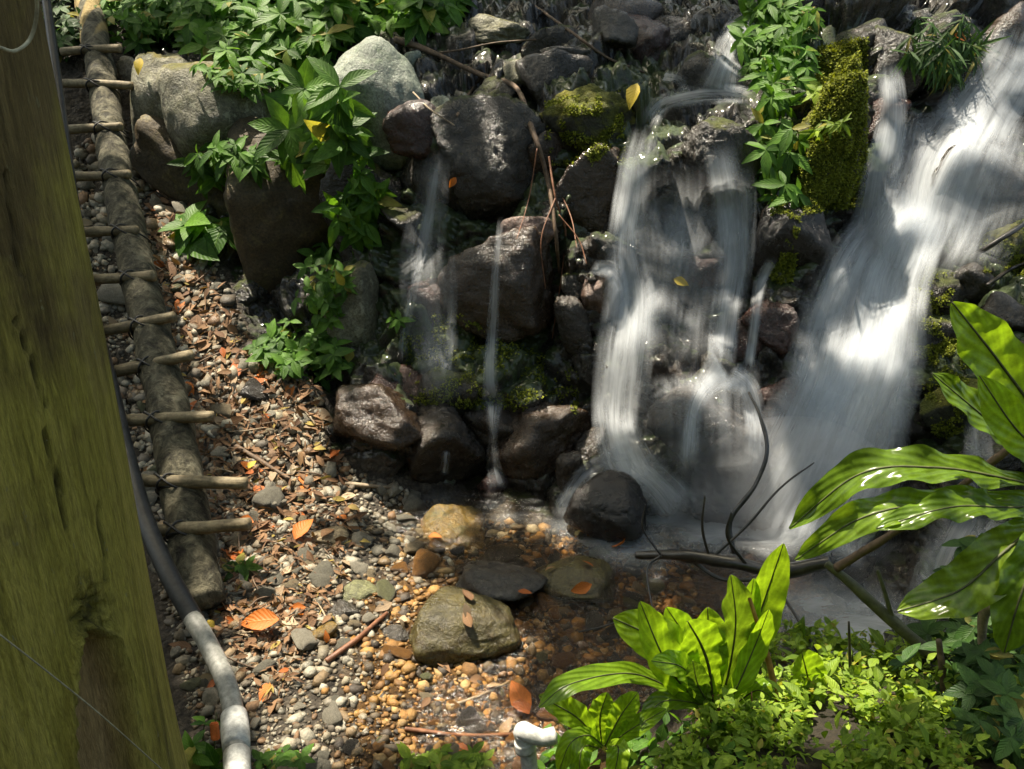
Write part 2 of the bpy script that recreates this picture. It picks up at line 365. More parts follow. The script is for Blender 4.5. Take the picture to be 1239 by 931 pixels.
def tube_geo(P, rad, n=24, seg=8, rough=0., seed=0):
    C = spline(P, n); r = np.interp(np.linspace(0, 1, n), np.linspace(0, 1, len(rad)), rad) if hasattr(rad, '__len__') else np.full(n, rad)
    T = np.gradient(C, axis=0); T /= np.linalg.norm(T, axis=1)[:, None] + 1e-9
    a = np.cross(T[0], (0, 0, 1.)); a = a if np.linalg.norm(a) > .1 else np.cross(T[0], (1., 0, 0)); a /= np.linalg.norm(a)
    V = []
    for i in range(n):
        a = a - T[i] * a.dot(T[i]); a /= np.linalg.norm(a) + 1e-9
        b = np.cross(T[i], a)
        for k in range(seg):
            th = 2 * math.pi * k / seg
            rr = r[i]
            if rough: rr *= 1 + rough * noise.noise((C[i][0] * 14 + math.cos(th), C[i][1] * 14 + math.sin(th), C[i][2] * 14 + seed))
            V.append(C[i] + rr * (math.cos(th) * a + math.sin(th) * b))
    F = grid_faces(n, seg, True)
    V = np.array(V); base = len(V)
    V = np.vstack([V, C[0] - T[0] * r[0] * .25, C[-1] + T[-1] * r[-1] * .25])
    k = np.arange(seg); k2 = (k + 1) % seg
    F = np.vstack([F, np.stack([k2, k, np.full(seg, base), np.full(seg, base)], 1)[:, [0, 1, 2, 2]] * 1,
                   np.stack([(n - 1) * seg + k, (n - 1) * seg + k2, np.full(seg, base + 1), np.full(seg, base + 1)], 1)])
    return V, F
def join_geo(gs):
    V, F, o = [], [], 0
    for v, f in gs: V.append(v); F.append(f + o); o += len(v)
    return np.vstack(V), np.vstack(F)
def quads_tris(name, V, F, mat, parent=None, **kw):
    """quads in which a repeated last index marks a triangle"""
    me = bpy.data.meshes.new(name)
    me.from_pydata([tuple(v) for v in V], [], [tuple(f[:3]) if f[2] == f[3] else tuple(f) for f in F.tolist()])
    me.polygons.foreach_set('use_smooth', np.ones(len(me.polygons), bool))
    for kx, a in kw.items(): me.attributes.new(kx, 'FLOAT', 'POINT').data.foreach_set('value', np.asarray(a, np.float32))
    me.materials.append(mat); me.update()
    ob = bpy.data.objects.new(name, me); COL.objects.link(ob)
    if parent: ob.parent = parent
    return ob
def tube(name, P, rad, mat, parent=None, n=24, seg=8, rough=0., origin=None, **kw):
    V, F = tube_geo(P, rad, n, seg, rough)
    o0 = np.array(origin if origin is not None else (parent.location if parent else V[:-2].mean(0)))
    ob = quads_tris(name, V - o0, F, mat, parent, **kw)
    if not parent: ob.location = o0
    return ob

# ------------------------------------------------------------------ terrain: one control surface, split in bank and cliff
CP = []
for v, row in {1500: [(-800, 0), (-200, 0), (300, 0), (620, 0), (900, .1), (1300, .35), (1900, .5)],
               1100: [(-800, .1), (0, 0), (300, 0), (620, -.02), (800, .12), (1000, .35), (1300, .5), (1900, .6)],
               931: [(-700, .15), (0, .02), (250, .03), (400, .02), (600, -.03), (720, .02), (850, .28), (1050, .36), (1239, .42), (1800, .5)],
               850: [(-700, .2), (100, .03), (300, .03), (450, .01), (580, -.02), (700, -.05), (800, .02), (870, .17), (1000, .22), (1120, .26), (1239, .40)],
               780: [(100, .04), (300, .045), (450, .03), (580, .0), (680, -.05), (800, -.07), (930, -.07), (1050, -.05), (1120, .08), (1239, .30)],
               700: [(100, .06), (230, .06), (330, .05), (450, .03), (560, -.0), (640, -.05), (760, -.08), (900, -.08), (1000, -.07), (1090, -.02), (1239, .22)],
               650: [(100, .09), (230, .08), (330, .07), (430, .03), (540, -.05), (700, -.08), (850, -.08), (960, -.06)],
               600: [(90, .14), (200, .13), (320, .10), (420, .05), (520, -.02), (590, -.05)]}.items():
    CP += [(u, v, gy(v, z)) for u, z in row]
CP += [(280, 500, 3.3), (180, 500, 3.25), (90, 500, 3.2), (250, 400, 3.7), (120, 400, 3.6), (220, 300, 4.1), (100, 300, 4.0),
       (190, 220, 4.4), (80, 200, 4.35), (160, 100, 4.75), (60, 100, 4.7), (150, 0, 5.4), (0, 0, 5.3), (-300, 0, 5.2), (-600, 300, 3.6), (-600, 650, 2.5),
       (400, 480, 3.4), (370, 420, 3.6), (350, 330, 3.95), (350, 200, 4.3), (350, 100, 4.6), (350, 0, 5.3),
       (460, 520, 3.2), (460, 420, 3.55), (460, 300, 3.85), (460, 180, 4.15), (470, 100, 4.4), (470, 0, 5.2),
       (540, 560, 3.2), (540, 440, 3.42), (530, 300, 3.7), (530, 180, 3.95), (550, 120, 4.2), (570, 50, 4.7), (580, 0, 5.3),
       (640, 590, 3.1), (640, 480, 3.35), (640, 400, 3.58), (640, 300, 3.62), (640, 200, 3.85), (640, 120, 4.2), (640, 50, 4.7), (640, 0, 5.2),
       (700, 620, 3.0), (720, 480, 3.35), (720, 350, 3.55), (720, 250, 3.75), (720, 120, 4.1), (730, 40, 4.7), (740, 0, 5.1),
       (770, 590, 3.0), (770, 440, 3.3), (770, 300, 3.5), (770, 190, 3.7), (790, 130, 4.0), (800, 60, 4.5), (800, 0, 5.0),
       (850, 640, 2.85), (850, 560, 2.95), (850, 475, 3.05), (850, 440, 3.28), (850, 330, 3.45), (850, 230, 3.6), (850, 140, 3.78), (860, 110, 4.0), (880, 60, 4.4), (890, 0, 4.8),
       (940, 630, 2.85), (940, 520, 3.1), (940, 400, 3.3), (940, 260, 3.5), (940, 120, 3.8), (940, 0, 4.4),
       (1000, 640, 2.8), (1030, 500, 3.1), (1040, 350, 3.45), (1050, 250, 3.65), (1060, 100, 3.85), (1060, 0, 4.2),
       (1100, 560, 2.95), (1120, 450, 3.12), (1110, 320, 3.5), (1110, 200, 3.8), (1130, 90, 4.05), (1130, 0, 4.3),
       (1200, 650, 2.55), (1200, 550, 2.78), (1200, 420, 3.05), (1190, 320, 3.4), (1200, 200, 3.8), (1210, 100, 4.1), (1210, 0, 4.4),
       (1110, 660, 2.66), (1500, 0, 4.4), (1500, 300, 3.4), (1500, 600, 2.4), (1900, 300, 3.3), (1900, 700, 2.0), (1900, 0, 4.2)]
CP += [(u, -300, 8.0) for u in (-700, 0, 300, 600, 900, 1200, 1900)] + [(u, -600, 11.5) for u in (-700, 300, 900, 1900)]
CP = np.array(CP)
def tps(r2): return .5 * r2 * np.log(r2 + 1e-9)
X = CP[:, :2] / 500.0
A = tps(((X[:, None] - X[None]) ** 2).sum(-1)) + np.eye(len(X)) * 2e-4
Pm = np.c_[np.ones(len(X)), X]
sol = np.linalg.solve(np.block([[A, Pm], [Pm.T, np.zeros((3, 3))]]), np.r_[1 / CP[:, 2], np.zeros(3)])   # interpolate 1/Y
def Yf(U, V):
    q = np.stack([U, V], -1).reshape(-1, 2) / 500.0; out = np.empty(len(q))
    for a in range(0, len(q), 20000):
        c = q[a:a + 20000]
        out[a:a + 20000] = tps(((c[:, None] - X[None]) ** 2).sum(-1)) @ sol[:len(X)] + np.c_[np.ones(len(c)), c] @ sol[len(X):]
    return 1 / np.clip(out, .05, 2.5).reshape(U.shape)

us = np.r_[np.linspace(-800, -60, 60, endpoint=False), np.linspace(-60, 1300, 420), np.linspace(1304, 1900, 50)]
vsx = np.r_[np.linspace(-600, -40, 50, endpoint=False), np.linspace(-40, 980, 360), np.linspace(984, 1500, 60)]
UU, VV = np.meshgrid(us, vsx); YY = Yf(UU, VV)
D = np.array(RT)[None, None] * ((UU - UC) / FPX)[..., None] + np.array(UP) * ((VC - VV) / FPX)[..., None] + np.array(FW)
TP = np.array(CAM) + D * (YY / D[..., 1])[..., None]
# how rocky / mossy / orange / earthy each spot is
def poly_mask(U, V, poly, soft=18):
    """1 inside the polygon, soft edge"""
    p = np.array(poly, float); ins = np.zeros(U.shape, bool); dist = np.full(U.shape, 1e9)
    for a, b in zip(p, np.roll(p, -1, 0)):
        c = ((a[1] > V) != (b[1] > V)) & (U < (b[0] - a[0]) * (V - a[1]) / (b[1] - a[1] + 1e-9) + a[0]); ins ^= c
        t = np.clip(((U - a[0]) * (b[0] - a[0]) + (V - a[1]) * (b[1] - a[1])) / (((b - a) ** 2).sum() + 1e-9), 0, 1)
        dist = np.minimum(dist, np.hypot(U - a[0] - t * (b[0] - a[0]), V - a[1] - t * (b[1] - a[1])))
    return np.clip(.5 + np.where(ins, dist, -dist) / (2 * soft), 0, 1)
CLIFF_POLY = [(150, -20), (175, 200), (270, 300), (300, 400), (385, 470), (400, 545), (560, 590), (660, 620), (700, 640), (900, 650), (960, 650), (1080, 790), (1130, 800), (1150, 660), (1700, 600), (1900, 300), (1900, -60), (150, -60)]
cl = poly_mask(UU, VV, CLIFF_POLY, 12)
NX, NY = len(us), len(vsx)
T1 = np.gradient(TP, axis=1); T0 = np.gradient(TP, axis=0)
NN = np.cross(T1, T0); NN /= np.linalg.norm(NN, axis=-1)[..., None]
NN *= np.sign(-(NN * D).sum(-1))[..., None]
disp = np.zeros(UU.shape)
flat = TP.reshape(-1, 3); dv = np.empty(len(flat)); cf = cl.ravel()
for i, p in enumerate(flat):
    q = Vector(p)
    c = cf[i]; h = 0.
    if c > .02:
        h = 0.
        for fr, am, tl, cr in ((4.2, .075, .42, .05), (10.5, .030, .36, .022), (25., .010, .28, .008)):
            qq = q * fr + Vector((fr, 2 * fr, 0)) + .35 * noise.noise_vector(q * fr * .6)
            vd, vp = noise.voronoi(qq, distance_metric='DISTANCE')
            rv = noise.cell_vector(vp[0] * 7.3)
            h += am * (rv.x - .5) * 1.6 + tl / fr * ((qq - vp[0]).dot(rv - Vector((.5, .5, .5)))) * 1.5 - cr * max(0., 1 - (vd[1] - vd[0]) * 5.)
        h = c * (h + .04 * noise.noise(q * 2.6) + .010 * noise.noise(q * 19))
    if c < .98:
        h += (1 - c) * (.018 * noise.noise(q * 7) + .010 * noise.noise(q * 24) + .006 * noise.noise(q * 60))
    dv[i] = h
TP = TP + NN * dv.reshape(UU.shape)[..., None]
orange = poly_mask(UU, VV, [(420, 720), (520, 680), (820, 640), (1000, 640), (1000, 800), (760, 960), (400, 1000), (430, 800)], 50)
soil = np.clip(poly_mask(UU, VV, [(830, 800), (1000, 800), (1130, 740), (1400, 600), (1900, 700), (1900, 1500), (700, 1500), (740, 900)], 14)
               + poly_mask(UU, VV, [(-800, -600), (1900, -600), (1900, -45), (520, 0), (400, 60), (240, 40), (60, 60), (-800, 60)], 25)
               + poly_mask(UU, VV, [(-800, 60), (80, 60), (180, 600), (200, 1000), (-800, 1500)], 25) * .8, 0, 1)
mossm = np.clip(poly_mask(UU, VV, [(450, 180), (690, 120), (800, 60), (800, 200), (700, 250), (660, 470), (560, 500), (440, 420)], 30) * .8
                + poly_mask(UU, VV, [(920, 60), (1050, 0), (1060, 200), (1000, 350), (930, 330)], 30) * .7
                + poly_mask(UU, VV, [(1090, 320), (1400, 250), (1400, 640), (1120, 600)], 30) * .8, 0, 1)
allF = grid_faces(NY, NX)
fm = cl.ravel()[allF].mean(1) > .5
def sub_mesh(name, F, mat):
    ids = np.unique(F); re = np.zeros(NX * NY, int); re[ids] = np.arange(len(ids))
    o = mesh_np(name, TP.reshape(-1, 3)[ids], re[F], mat, attrs={'orange': orange.ravel()[ids], 'soil': soil.ravel()[ids], 'moss': mossm.ravel()[ids]})
    o['kind'] = 'structure'; return o
sub_mesh("stream_bank", allF[~fm], M['bank']); sub_mesh("rocky_hillside", allF[fm], M['cliff'])
g = mesh_np("forest_ground", [(-150, -150, -.7), (150, -150, -.7), (150, 150, -.7), (-150, 150, -.7)], [(0, 1, 2, 3)], M['floor']); g['kind'] = 'structure'

SOLV, SOLF, SOLO = [TP.reshape(-1, 3)], [allF], [NX * NY]
def solid(ob):
    me = ob.data; v = np.empty(len(me.vertices) * 3); me.vertices.foreach_get('co', v)
    mw = np.array(ob.matrix_basis); v = v.reshape(-1, 3) @ mw[:3, :3].T + mw[:3, 3]
    SOLF.append(np.array([tuple(p.vertices) for p in me.polygons]) + SOLO[0]); SOLV.append(v); SOLO[0] += len(v)
def make_bvh():
    F = []
    for f in SOLF: F += f.tolist()
    return BVHTree.FromPolygons(np.vstack(SOLV).tolist(), F)
BT = make_bvh()                                           # bare terrain
def cast(u, v, bvh=None):
    d = ray(u, v).normalized(); h = (bvh or BT).ray_cast(CAM, d)
    if h[0] is None: p = at(u, v, float(Yf(np.array([u]), np.array([v]))[0])); return p, Vector((0, -.7, .7))
    n = h[1]; n = n if n.dot(d) < 0 else -n
    return h[0], n

# ------------------------------------------------------------------ rocks
ICO = {}
def ico(sub):
    if sub not in ICO:
        b = bmesh.new(); bmesh.ops.create_icosphere(b, subdivisions=sub, radius=1)
        ICO[sub] = (np.array([v.co[:] for v in b.verts]), np.array([[v.index for v in f.verts] for f in b.faces])); b.free()
    return ICO[sub]
def rock_geo(seed, sub=4, facets=13, p=11, rough=.10, fine=.035, strat=0):
    r0 = np.random.default_rng(seed); Dm, F = ico(sub)
    n = r0.normal(size=(facets, 3)); n /= np.linalg.norm(n, axis=1)[:, None]; d = r0.uniform(.70, 1.0, facets)
    val = np.clip(Dm @ n.T, 0, None) / d
    r = 1 / np.maximum((val ** p).sum(1) ** (1 / p), .62)
    off = Vector(r0.uniform(-50, 50, 3))
    for i, q in enumerate(Dm):
        w = Vector(q) * 1.7 + off
        r[i] *= 1 + rough * noise.noise(w) + rough * .6 * noise.noise(w * 2.3) + fine * noise.noise(w * 5.5) + fine * .6 * noise.noise(w * 13)
        if strat: r[i] *= 1 + strat * noise.noise(Vector((w.x * .6, w.y * .6, w.z * 7)))
    V = Dm * r[:, None]
    V = V / np.abs(V).max(0)
    return V, F
def rock(name, u, v, w, h, mat, label, cat='boulder', dr=.8, seed=None, roll=0, push=0., sub=4, group=None, yaw=0, kw={}):
    """a boulder seen w by h photograph pixels across, bedded into the ground where the ray meets it"""
    P, nrm = cast(u, v); P = P + ray(u, v).normalized() * push
    k = depth(P) / FPX
    V, F = rock_geo(seed if seed is not None else int(u * 7 + v), sub, **kw)
    S = np.array([w / 2 * k, w / 2 * k * dr, h / 2 * k])
    rm = np.array((Matrix.Rotation(R(roll), 3, 'Y')) @ Matrix.Rotation(R(yaw), 3, 'Z'))
    o = mesh_np(name, (V @ np.array(Matrix.Rotation(R(yaw), 3, 'Z')).T * S) @ np.array(Matrix.Rotation(R(roll), 3, 'Y')).T, F, M[mat])
    o.location = P; solid(o)
    return tag(o, label, cat, group)

dome_ = dict(facets=30, p=9, rough=.07, fine=.02)
mound_ = dict(facets=16, p=7, rough=.26, fine=.08)
smooth_ = dict(facets=8, p=6, rough=.08, fine=.025)
round_ = dict(facets=10, p=8, rough=.13, fine=.04)
ang = dict(facets=12, p=18, rough=.08, fine=.05)
strat = dict(facets=11, p=12, rough=.10, fine=.04, strat=.05)
BIG = [
 (203, 150, 98, 205, 'pale', 'pale lichen-streaked upright boulder beside the upper rungs of the log ladder', .9, 6, dome_, 5),
 (266, 138, 150, 150, 'pale', 'rounded pale boulder half under leaves, right of the lichen-streaked boulder', .9, 0, dome_, 5, -.06),
 (258, 232, 215, 130, 'tan', 'long dark brown boulder slanting below the two pale boulders', .6, 32, smooth_, 5, -.05),
 (345, 236, 182, 268, 'tan', 'big smooth brown boulder with an ochre mossy top under hanging leaves', .9, 8, smooth_, 5, -.16),
 (462, 146, 126, 190, 'greygreen', 'tall grey green boulder in sun right of the whorled-leaf plant', .9, -6, dome_, 5, -.04),
 (492, 88, 50, 50, 'greygreen', 'small grey green boulder resting behind the tall grey green boulder', .9, 0, round_, 4),
 (532, 145, 42, 60, 'greygreen', 'small greenish wedge of rock above the thin left waterfall', .9, -10, ang, 4),
 (305, 357, 80, 100, 'wetmoss', 'squat shaded grey boulder beside the sunlit leaf litter', .9, 0, round_, 5),
 (432, 385, 78, 130, 'pale', 'upright pointed stone with yellow lichen left of the thin waterfall', .7, -10, ang, 5),
 (385, 360, 60, 70, 'wetmoss', 'low green stone behind the pointed lichen stone', .9, 0, ang, 4),
 (452, 275, 120, 180, 'wetmoss', 'dark mossy rock below the tall grey green boulder', .7, 0, ang, 5),
 (450, 503, 140, 100, 'brown', 'flat-topped brown rock at the head of the gravel bank', .9, 8, ang, 5),
 (530, 535, 125, 100, 'wet', 'wet dark rock with a shiny sloping top under the thin left waterfall', .9, 18, ang, 5),
 (652, 525, 135, 125, 'brown', 'striped wet brown boulder at the foot of the thin centre trickle', .9, -12, strat, 5),
 (540, 648, 112, 62, 'ochre', 'yellow ochre boulder at the pool edge', .9, 10, round_, 5),
 (603, 670, 66, 30, 'wet', 'low dark wet stone trailing right of the yellow ochre boulder', .9, 8, round_, 4),
 (568, 758, 144, 80, 'olive', 'large olive wet boulder on the gravel by the stream', .9, 4, dome_, 5, -.04),
 (600, 704, 125, 46, 'stone_dark', 'flat dark wet rock just above the large olive boulder', .9, 3, round_, 4, -.03),
 (690, 704, 115, 52, 'olive', 'flat brownish wet rock in the shallow stream below the pool', .9, 0, ang, 4, -.10),
 (483, 772, 50, 42, 'stone_dark', 'smooth dark grey stone touching the large olive boulder', .9, 0, round_, 4),
 (642, 285, 75, 72, 'pink', 'pinkish pale rock jutting from the middle of the cliff', .8, -20, ang, 5),
 (716, 352, 75, 78, 'pink', 'brownish round rock whose right side is washed by the main waterfall', .9, 0, round_, 5),
 (592, 215, 150, 200, 'wetmoss', 'rough mossy rock face right of the thin left waterfall', .5, -8, ang, 5),
 (714, 255, 105, 160, 'brown', 'shaded brown block of rock left of the main waterfall', .6, 0, round_, 5),
 (622, 345, 165, 150, 'brown', 'dark brown overhanging rock under the pinkish rock', .6, 40, strat, 5),
 (700, 395, 50, 110, 'wet', 'narrow dark wet rock between brown overhang and main waterfall', .7, -20, ang, 4),
 (965, 292, 115, 165, 'black', 'glossy black rock between the two large waterfalls', .7, 0, ang, 5),
 (935, 405, 85, 85, 'red', 'wet reddish rock under the glossy black rock', .7, 0, ang, 5),
 (940, 485, 80, 70, 'red', 'lower wet reddish rock beside the right waterfall', .7, 10, ang, 5),
 (1010, 158, 100, 225, 'mossy', 'tall pillar of rock coated in bright yellow green moss', .8, 8, mound_, 5, -.20),
 (955, 270, 50, 130, 'mossy', 'moss-covered flank of rock left of the glossy black rock', .7, 0, round_, 5),
 (1130, 362, 70, 76, 'wetmoss', 'dark rounded rock at the right edge of the right waterfall', .9, 0, round_, 4),
 (1186, 345, 70, 56, 'wet', 'shiny dark rock behind the dark rounded rock by the right waterfall', .9, 0, round_, 4),
 (1225, 385, 70, 62, 'wet', 'smooth dark cobble behind the upright bird nest frond', .9, 0, round_, 4),
 (1135, 415, 66, 66, 'wetmoss', 'mossy cobble under the dark rounded rock by the right waterfall', .9, 0, round_, 4),
 (1150, 490, 76, 90, 'mossy', 'moss-speckled rock above the drooping broad fronds', .9, 0, ang, 5),
 (1220, 300, 76, 70, 'mossy', 'bright mossy rock at the right above the dark cobbles', .9, -15, round_, 5),
 (1012, 700, 92, 120, 'black', 'dark rough rock in front of the right fall base', .9, 0, ang, 5),
 (1195, 562, 130, 110, 'wetmoss', 'grey green wet slab behind the drooping broad fronds', .5, 0, ang, 5),
 (1118, 765, 110, 130, 'stone_dark', 'smooth dark rock sloping into the pool by the leafy bank', .9, 24, round_, 5),
 (600, 42, 84, 44, 'pale', 'flat greenish lichen rock on the stream ledge above the cliff', .9, 4, round_, 5),
 (685, 70, 66, 40, 'stone_dark', 'flat dark grey rock on the ledge right of the lichen rock', .9, -4, ang, 4),
 (738, 38, 70, 54, 'stone_dark', 'angular grey rock near the top centre ledge', .9, 14, ang, 4),
 (825, 42, 84, 72, 'wet', 'shiny dark boulder left of the upper cascade', .9, 0, round_, 5),
 (632, 92, 48, 40, 'pale', 'small greenish grey rock on the ledge under the flat lichen rock', .9, 0, round_, 4),
 (780, 18, 60, 40, 'stone_dark', 'grey rock at the very top left of the shiny dark boulder', .9, 0, ang, 4),
 (852, 515, 150, 110, 'wet', 'dark ledge rock under the lower curtain of the main waterfall', .8, 0, round_, 5),
 (838, 375, 105, 150, 'wet', 'dark rugged rock between the strands of the main waterfall', .5, 0, ang, 5),
 (870, 175, 120, 100, 'wetmoss', 'dark rock wall under the lip of the upper cascade', .5, 0, ang, 5),
 (855, 285, 110, 110, 'wet', 'bulging wet rock inside the main waterfall', .6, 0, round_, 5),
 (1185, 262, 150, 190, 'wet', 'large bulging rock under the right waterfall', .6, -15, round_, 5),
 (1142, 72, 96, 110, 'wetmoss', 'dark rock draped with hanging grass at the top right', .8, 0, round_, 5),
 (1215, 50, 84, 90, 'brown', 'brownish boulder at the top right corner', .8, 0, round_, 4),
 (722, 545, 56, 60, 'wet', 'small rounded rock at the foot of the main waterfall', .9, 0, round_, 4),
 (568, 560, 48, 66, 'wet', 'small dark rock right of the shiny sloping rock', .9, 0, ang, 4),
 (595, 595, 60, 50, 'red', 'reddish wet wedge at the pool under the centre trickle', .9, 20, ang, 4),
 (690, 575, 50, 70, 'wet', 'dark leaning slab left of the round black boulder', .7, 25, ang, 4),
 (712, 160, 140, 125, 'mossy', 'rough rock with patches of bright moss above the main waterfall', .5, 0, mound_, 5),
 (906, 680, 28, 20, 'red', 'small reddish stone in the pool behind the bird nest fern', .9, 0, round_, 3),
 (392, 768, 38, 36, 'ochre', 'ochre mossy stone on the gravel beside an orange leaf', .9, 0, round_, 4),
 (435, 715, 58, 34, 'stone_green', 'greenish stone on the gravel left of the flat dark rock', .9, 0, round_, 4),
 (415, 742, 44, 32, 'stone_dark', 'dark flat stone on the gravel below the greenish stone', .9, 0, ang, 4),
 (400, 650, 60, 30, 'stone_tan', 'tan flat stone on the gravel left of the yellow ochre boulder', .9, 0, round_, 4),
 (660, 735, 46, 28, 'stone_orange', 'rusty flat stone right of the large olive boulder', .9, 0, ang, 4),
 (350, 448, 44, 34, 'pale', 'pale stone among the green seedlings', .9, 0, ang, 4),
 (110, 20, 40, 40, 'wetmoss', 'shaded stone behind the top of the log ladder', .9, 0, round_, 3),
 (165, 90, 40, 44, 'stone_grey', 'pale broken stone by the topmost rungs', .9, 0, ang, 4),
]
for u, v, w, h, mt, lb, dr, roll, kw, sub, *ps in BIG:
    nm = 'boulder' if w * h > 2600 else 'stone'
    rock(nm, u, v, w, h, mt, lb, 'boulder' if nm == 'boulder' else 'stone', dr, None, roll, ps[0] if ps else .0, sub, kw=kw)
# more rocks of the cliff, each bedded in it
def inside(poly, u, v): return poly_mask(np.array([u]), np.array([v]), poly, 1)[0] > .5
CL_IN = [(470, 60), (700, 10), (900, 0), (1060, 20), (1239, 20), (1260, 600), (1120, 640), (900, 560), (700, 610), (500, 580), (400, 500), (440, 330)]
k = 0
while k < 58:
    u, v = rng.uniform(380, 1260), rng.uniform(0, 640)
    if not inside(CL_IN, u, v): continue
    if u > 1030 and v < 70: continue
    w = rng.uniform(40, 115); h = w * rng.uniform(.6, 1.2)
    mt = rng.choice(['wet', 'wetmoss', 'brown', 'wet', 'wetmoss', 'red'])
    lb = {'wet': 'dark wet rock wedged in the cliff among its larger boulders', 'wetmoss': 'dark rock with a film of moss wedged in the wet cliff',
          'brown': 'brown wet rock wedged in the cliff among its larger boulders', 'red': 'reddish wet rock wedged in the cliff among its larger boulders'}[mt]
    rock('rock', u, v, w, h, mt, lb, 'rock', .8, 1000 + k, rng.uniform(-40, 40), 0.06, 4, 'rocks wedged in the wet cliff', kw=ang if k % 2 else round_)
    k += 1
BW = make_bvh()                                           # what the water runs over
rock('boulder', 738, 612, 114, 88, 'black', 'smooth round black boulder in the pool under the main waterfall', 'boulder', .9, 738, 0, -.10, 5, kw=dome_)
BR = make_bvh()

# ------------------------------------------------------------------ big mossy tree on the left, an unseen shade canopy overhead
TC, TR = Vector((-1.207, 1.267, 0)), .50
tree = empty('mossy_tree', TC, 'huge olive green mossy tree trunk with a hollow, filling the left edge', 'tree')
na, nzv = 420, 520
th = np.linspace(0, 2 * math.pi, na, endpoint=False); zz = np.r_[np.linspace(-.25, 2.3, nzv - 60), np.linspace(2.35, 7.0, 60)]
TH, ZZ = np.meshgrid(th, zz)
rr = np.empty(TH.shape)
for i in range(nzv):
    for j in range(na):
        c_, s_ = math.cos(th[j]), math.sin(th[j]); z = zz[i]
        rr[i, j] = TR * (1 + .018 * noise.noise((c_ * 2, s_ * 2, z * .5)) + .010 * noise.noise((c_ * 9, s_ * 9, z * .7)) + .005 * noise.noise((c_ * 26, s_ * 26, z * 2))) \
            + .08 * math.exp(-max(z + .1, 0) * 7) - .03 * max(z - 2.3, 0)
Xw = TC.x + rr * np.cos(TH); Yw = TC.y + rr * np.sin(TH)
dx, dy, dz = Xw - CAM.x, Yw - CAM.y, ZZ - CAM.z
dep = dy * FW.y + dz * FW.z
vis = ((np.cos(TH) * -dx + np.sin(TH) * -dy) > 0) & (dep > .2)
pu = np.where(vis, UC + FPX * dx / np.maximum(dep, .1), -9999); pv = VC - FPX * (dy * UP.y + dz * UP.z) / np.maximum(dep, .1)
hollow = poly_mask(pu, pv, [(94, 945), (90, 850), (96, 785), (112, 762), (134, 775), (152, 830), (168, 945)], 4) * vis
knot = np.exp(-(((pu - 112) / 20) ** 2 + ((pv - 742) / 30) ** 2)) * vis
crack = np.zeros(TH.shape)
for a, b in [((18, 385), (40, 440)), ((40, 440), (56, 492)), ((52, 520), (78, 600)), ((60, 560), (82, 640)), ((6, 210), (24, 330)), ((118, 610), (130, 700))]:
    t = np.clip(((pu - a[0]) * (b[0] - a[0]) + (pv - a[1]) * (b[1] - a[1])) / ((b[0] - a[0]) ** 2 + (b[1] - a[1]) ** 2), 0, 1)
    d_ = np.hypot(pu - a[0] - t * (b[0] - a[0]), pv - a[1] - t * (b[1] - a[1])); crack = np.maximum(crack, np.clip(1 - d_ / 2.6, 0, 1) * vis)
for i, j in np.argwhere(knot > .05):
    rr[i, j] += knot[i, j] * (.028 * noise.noise((pu[i, j] / 9, pv[i, j] / 9, 0)) + .018 * noise.noise((pu[i, j] / 4, pv[i, j] / 5, 3)) - .012)
    crack[i, j] = max(crack[i, j], min(1, knot[i, j] * max(0, .55 + 1.2 * noise.noise((pu[i, j] / 8, pv[i, j] / 8, 5)))))
rr -= .045 * hollow + .012 * crack
rr += .016 * np.exp(-((poly_mask(pu, pv, [(94, 945), (90, 850), (96, 785), (112, 762), (134, 775), (152, 830), (168, 945)], 14) - .35) / .2) ** 2) * vis
V = np.stack([rr * np.cos(TH), rr * np.sin(TH), ZZ], -1).reshape(-1, 3)
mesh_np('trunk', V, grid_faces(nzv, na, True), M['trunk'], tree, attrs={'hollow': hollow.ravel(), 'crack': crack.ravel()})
wl = tube('wire_loop', [at(0, 58, 1.0), at(18, 62, 1.02), at(36, 48, 1.04), at(44, 20, 1.04), at(43, -12, 1.03), at(30, -60, 1.0)], .0022, M['line'], n=40)
tag(wl, 'loop of thin clear wire hanging on the trunk at the top left', 'wire')
sl = tube('string', [at(-8, 762, .80), at(60, 815, .84), at(125, 868, .9), at(200, 935, 1.05), at(260, 990, 1.3)], .0010, M['line'], n=40)
tag(sl, 'thin pale string slanting across the foot of the mossy trunk', 'string')

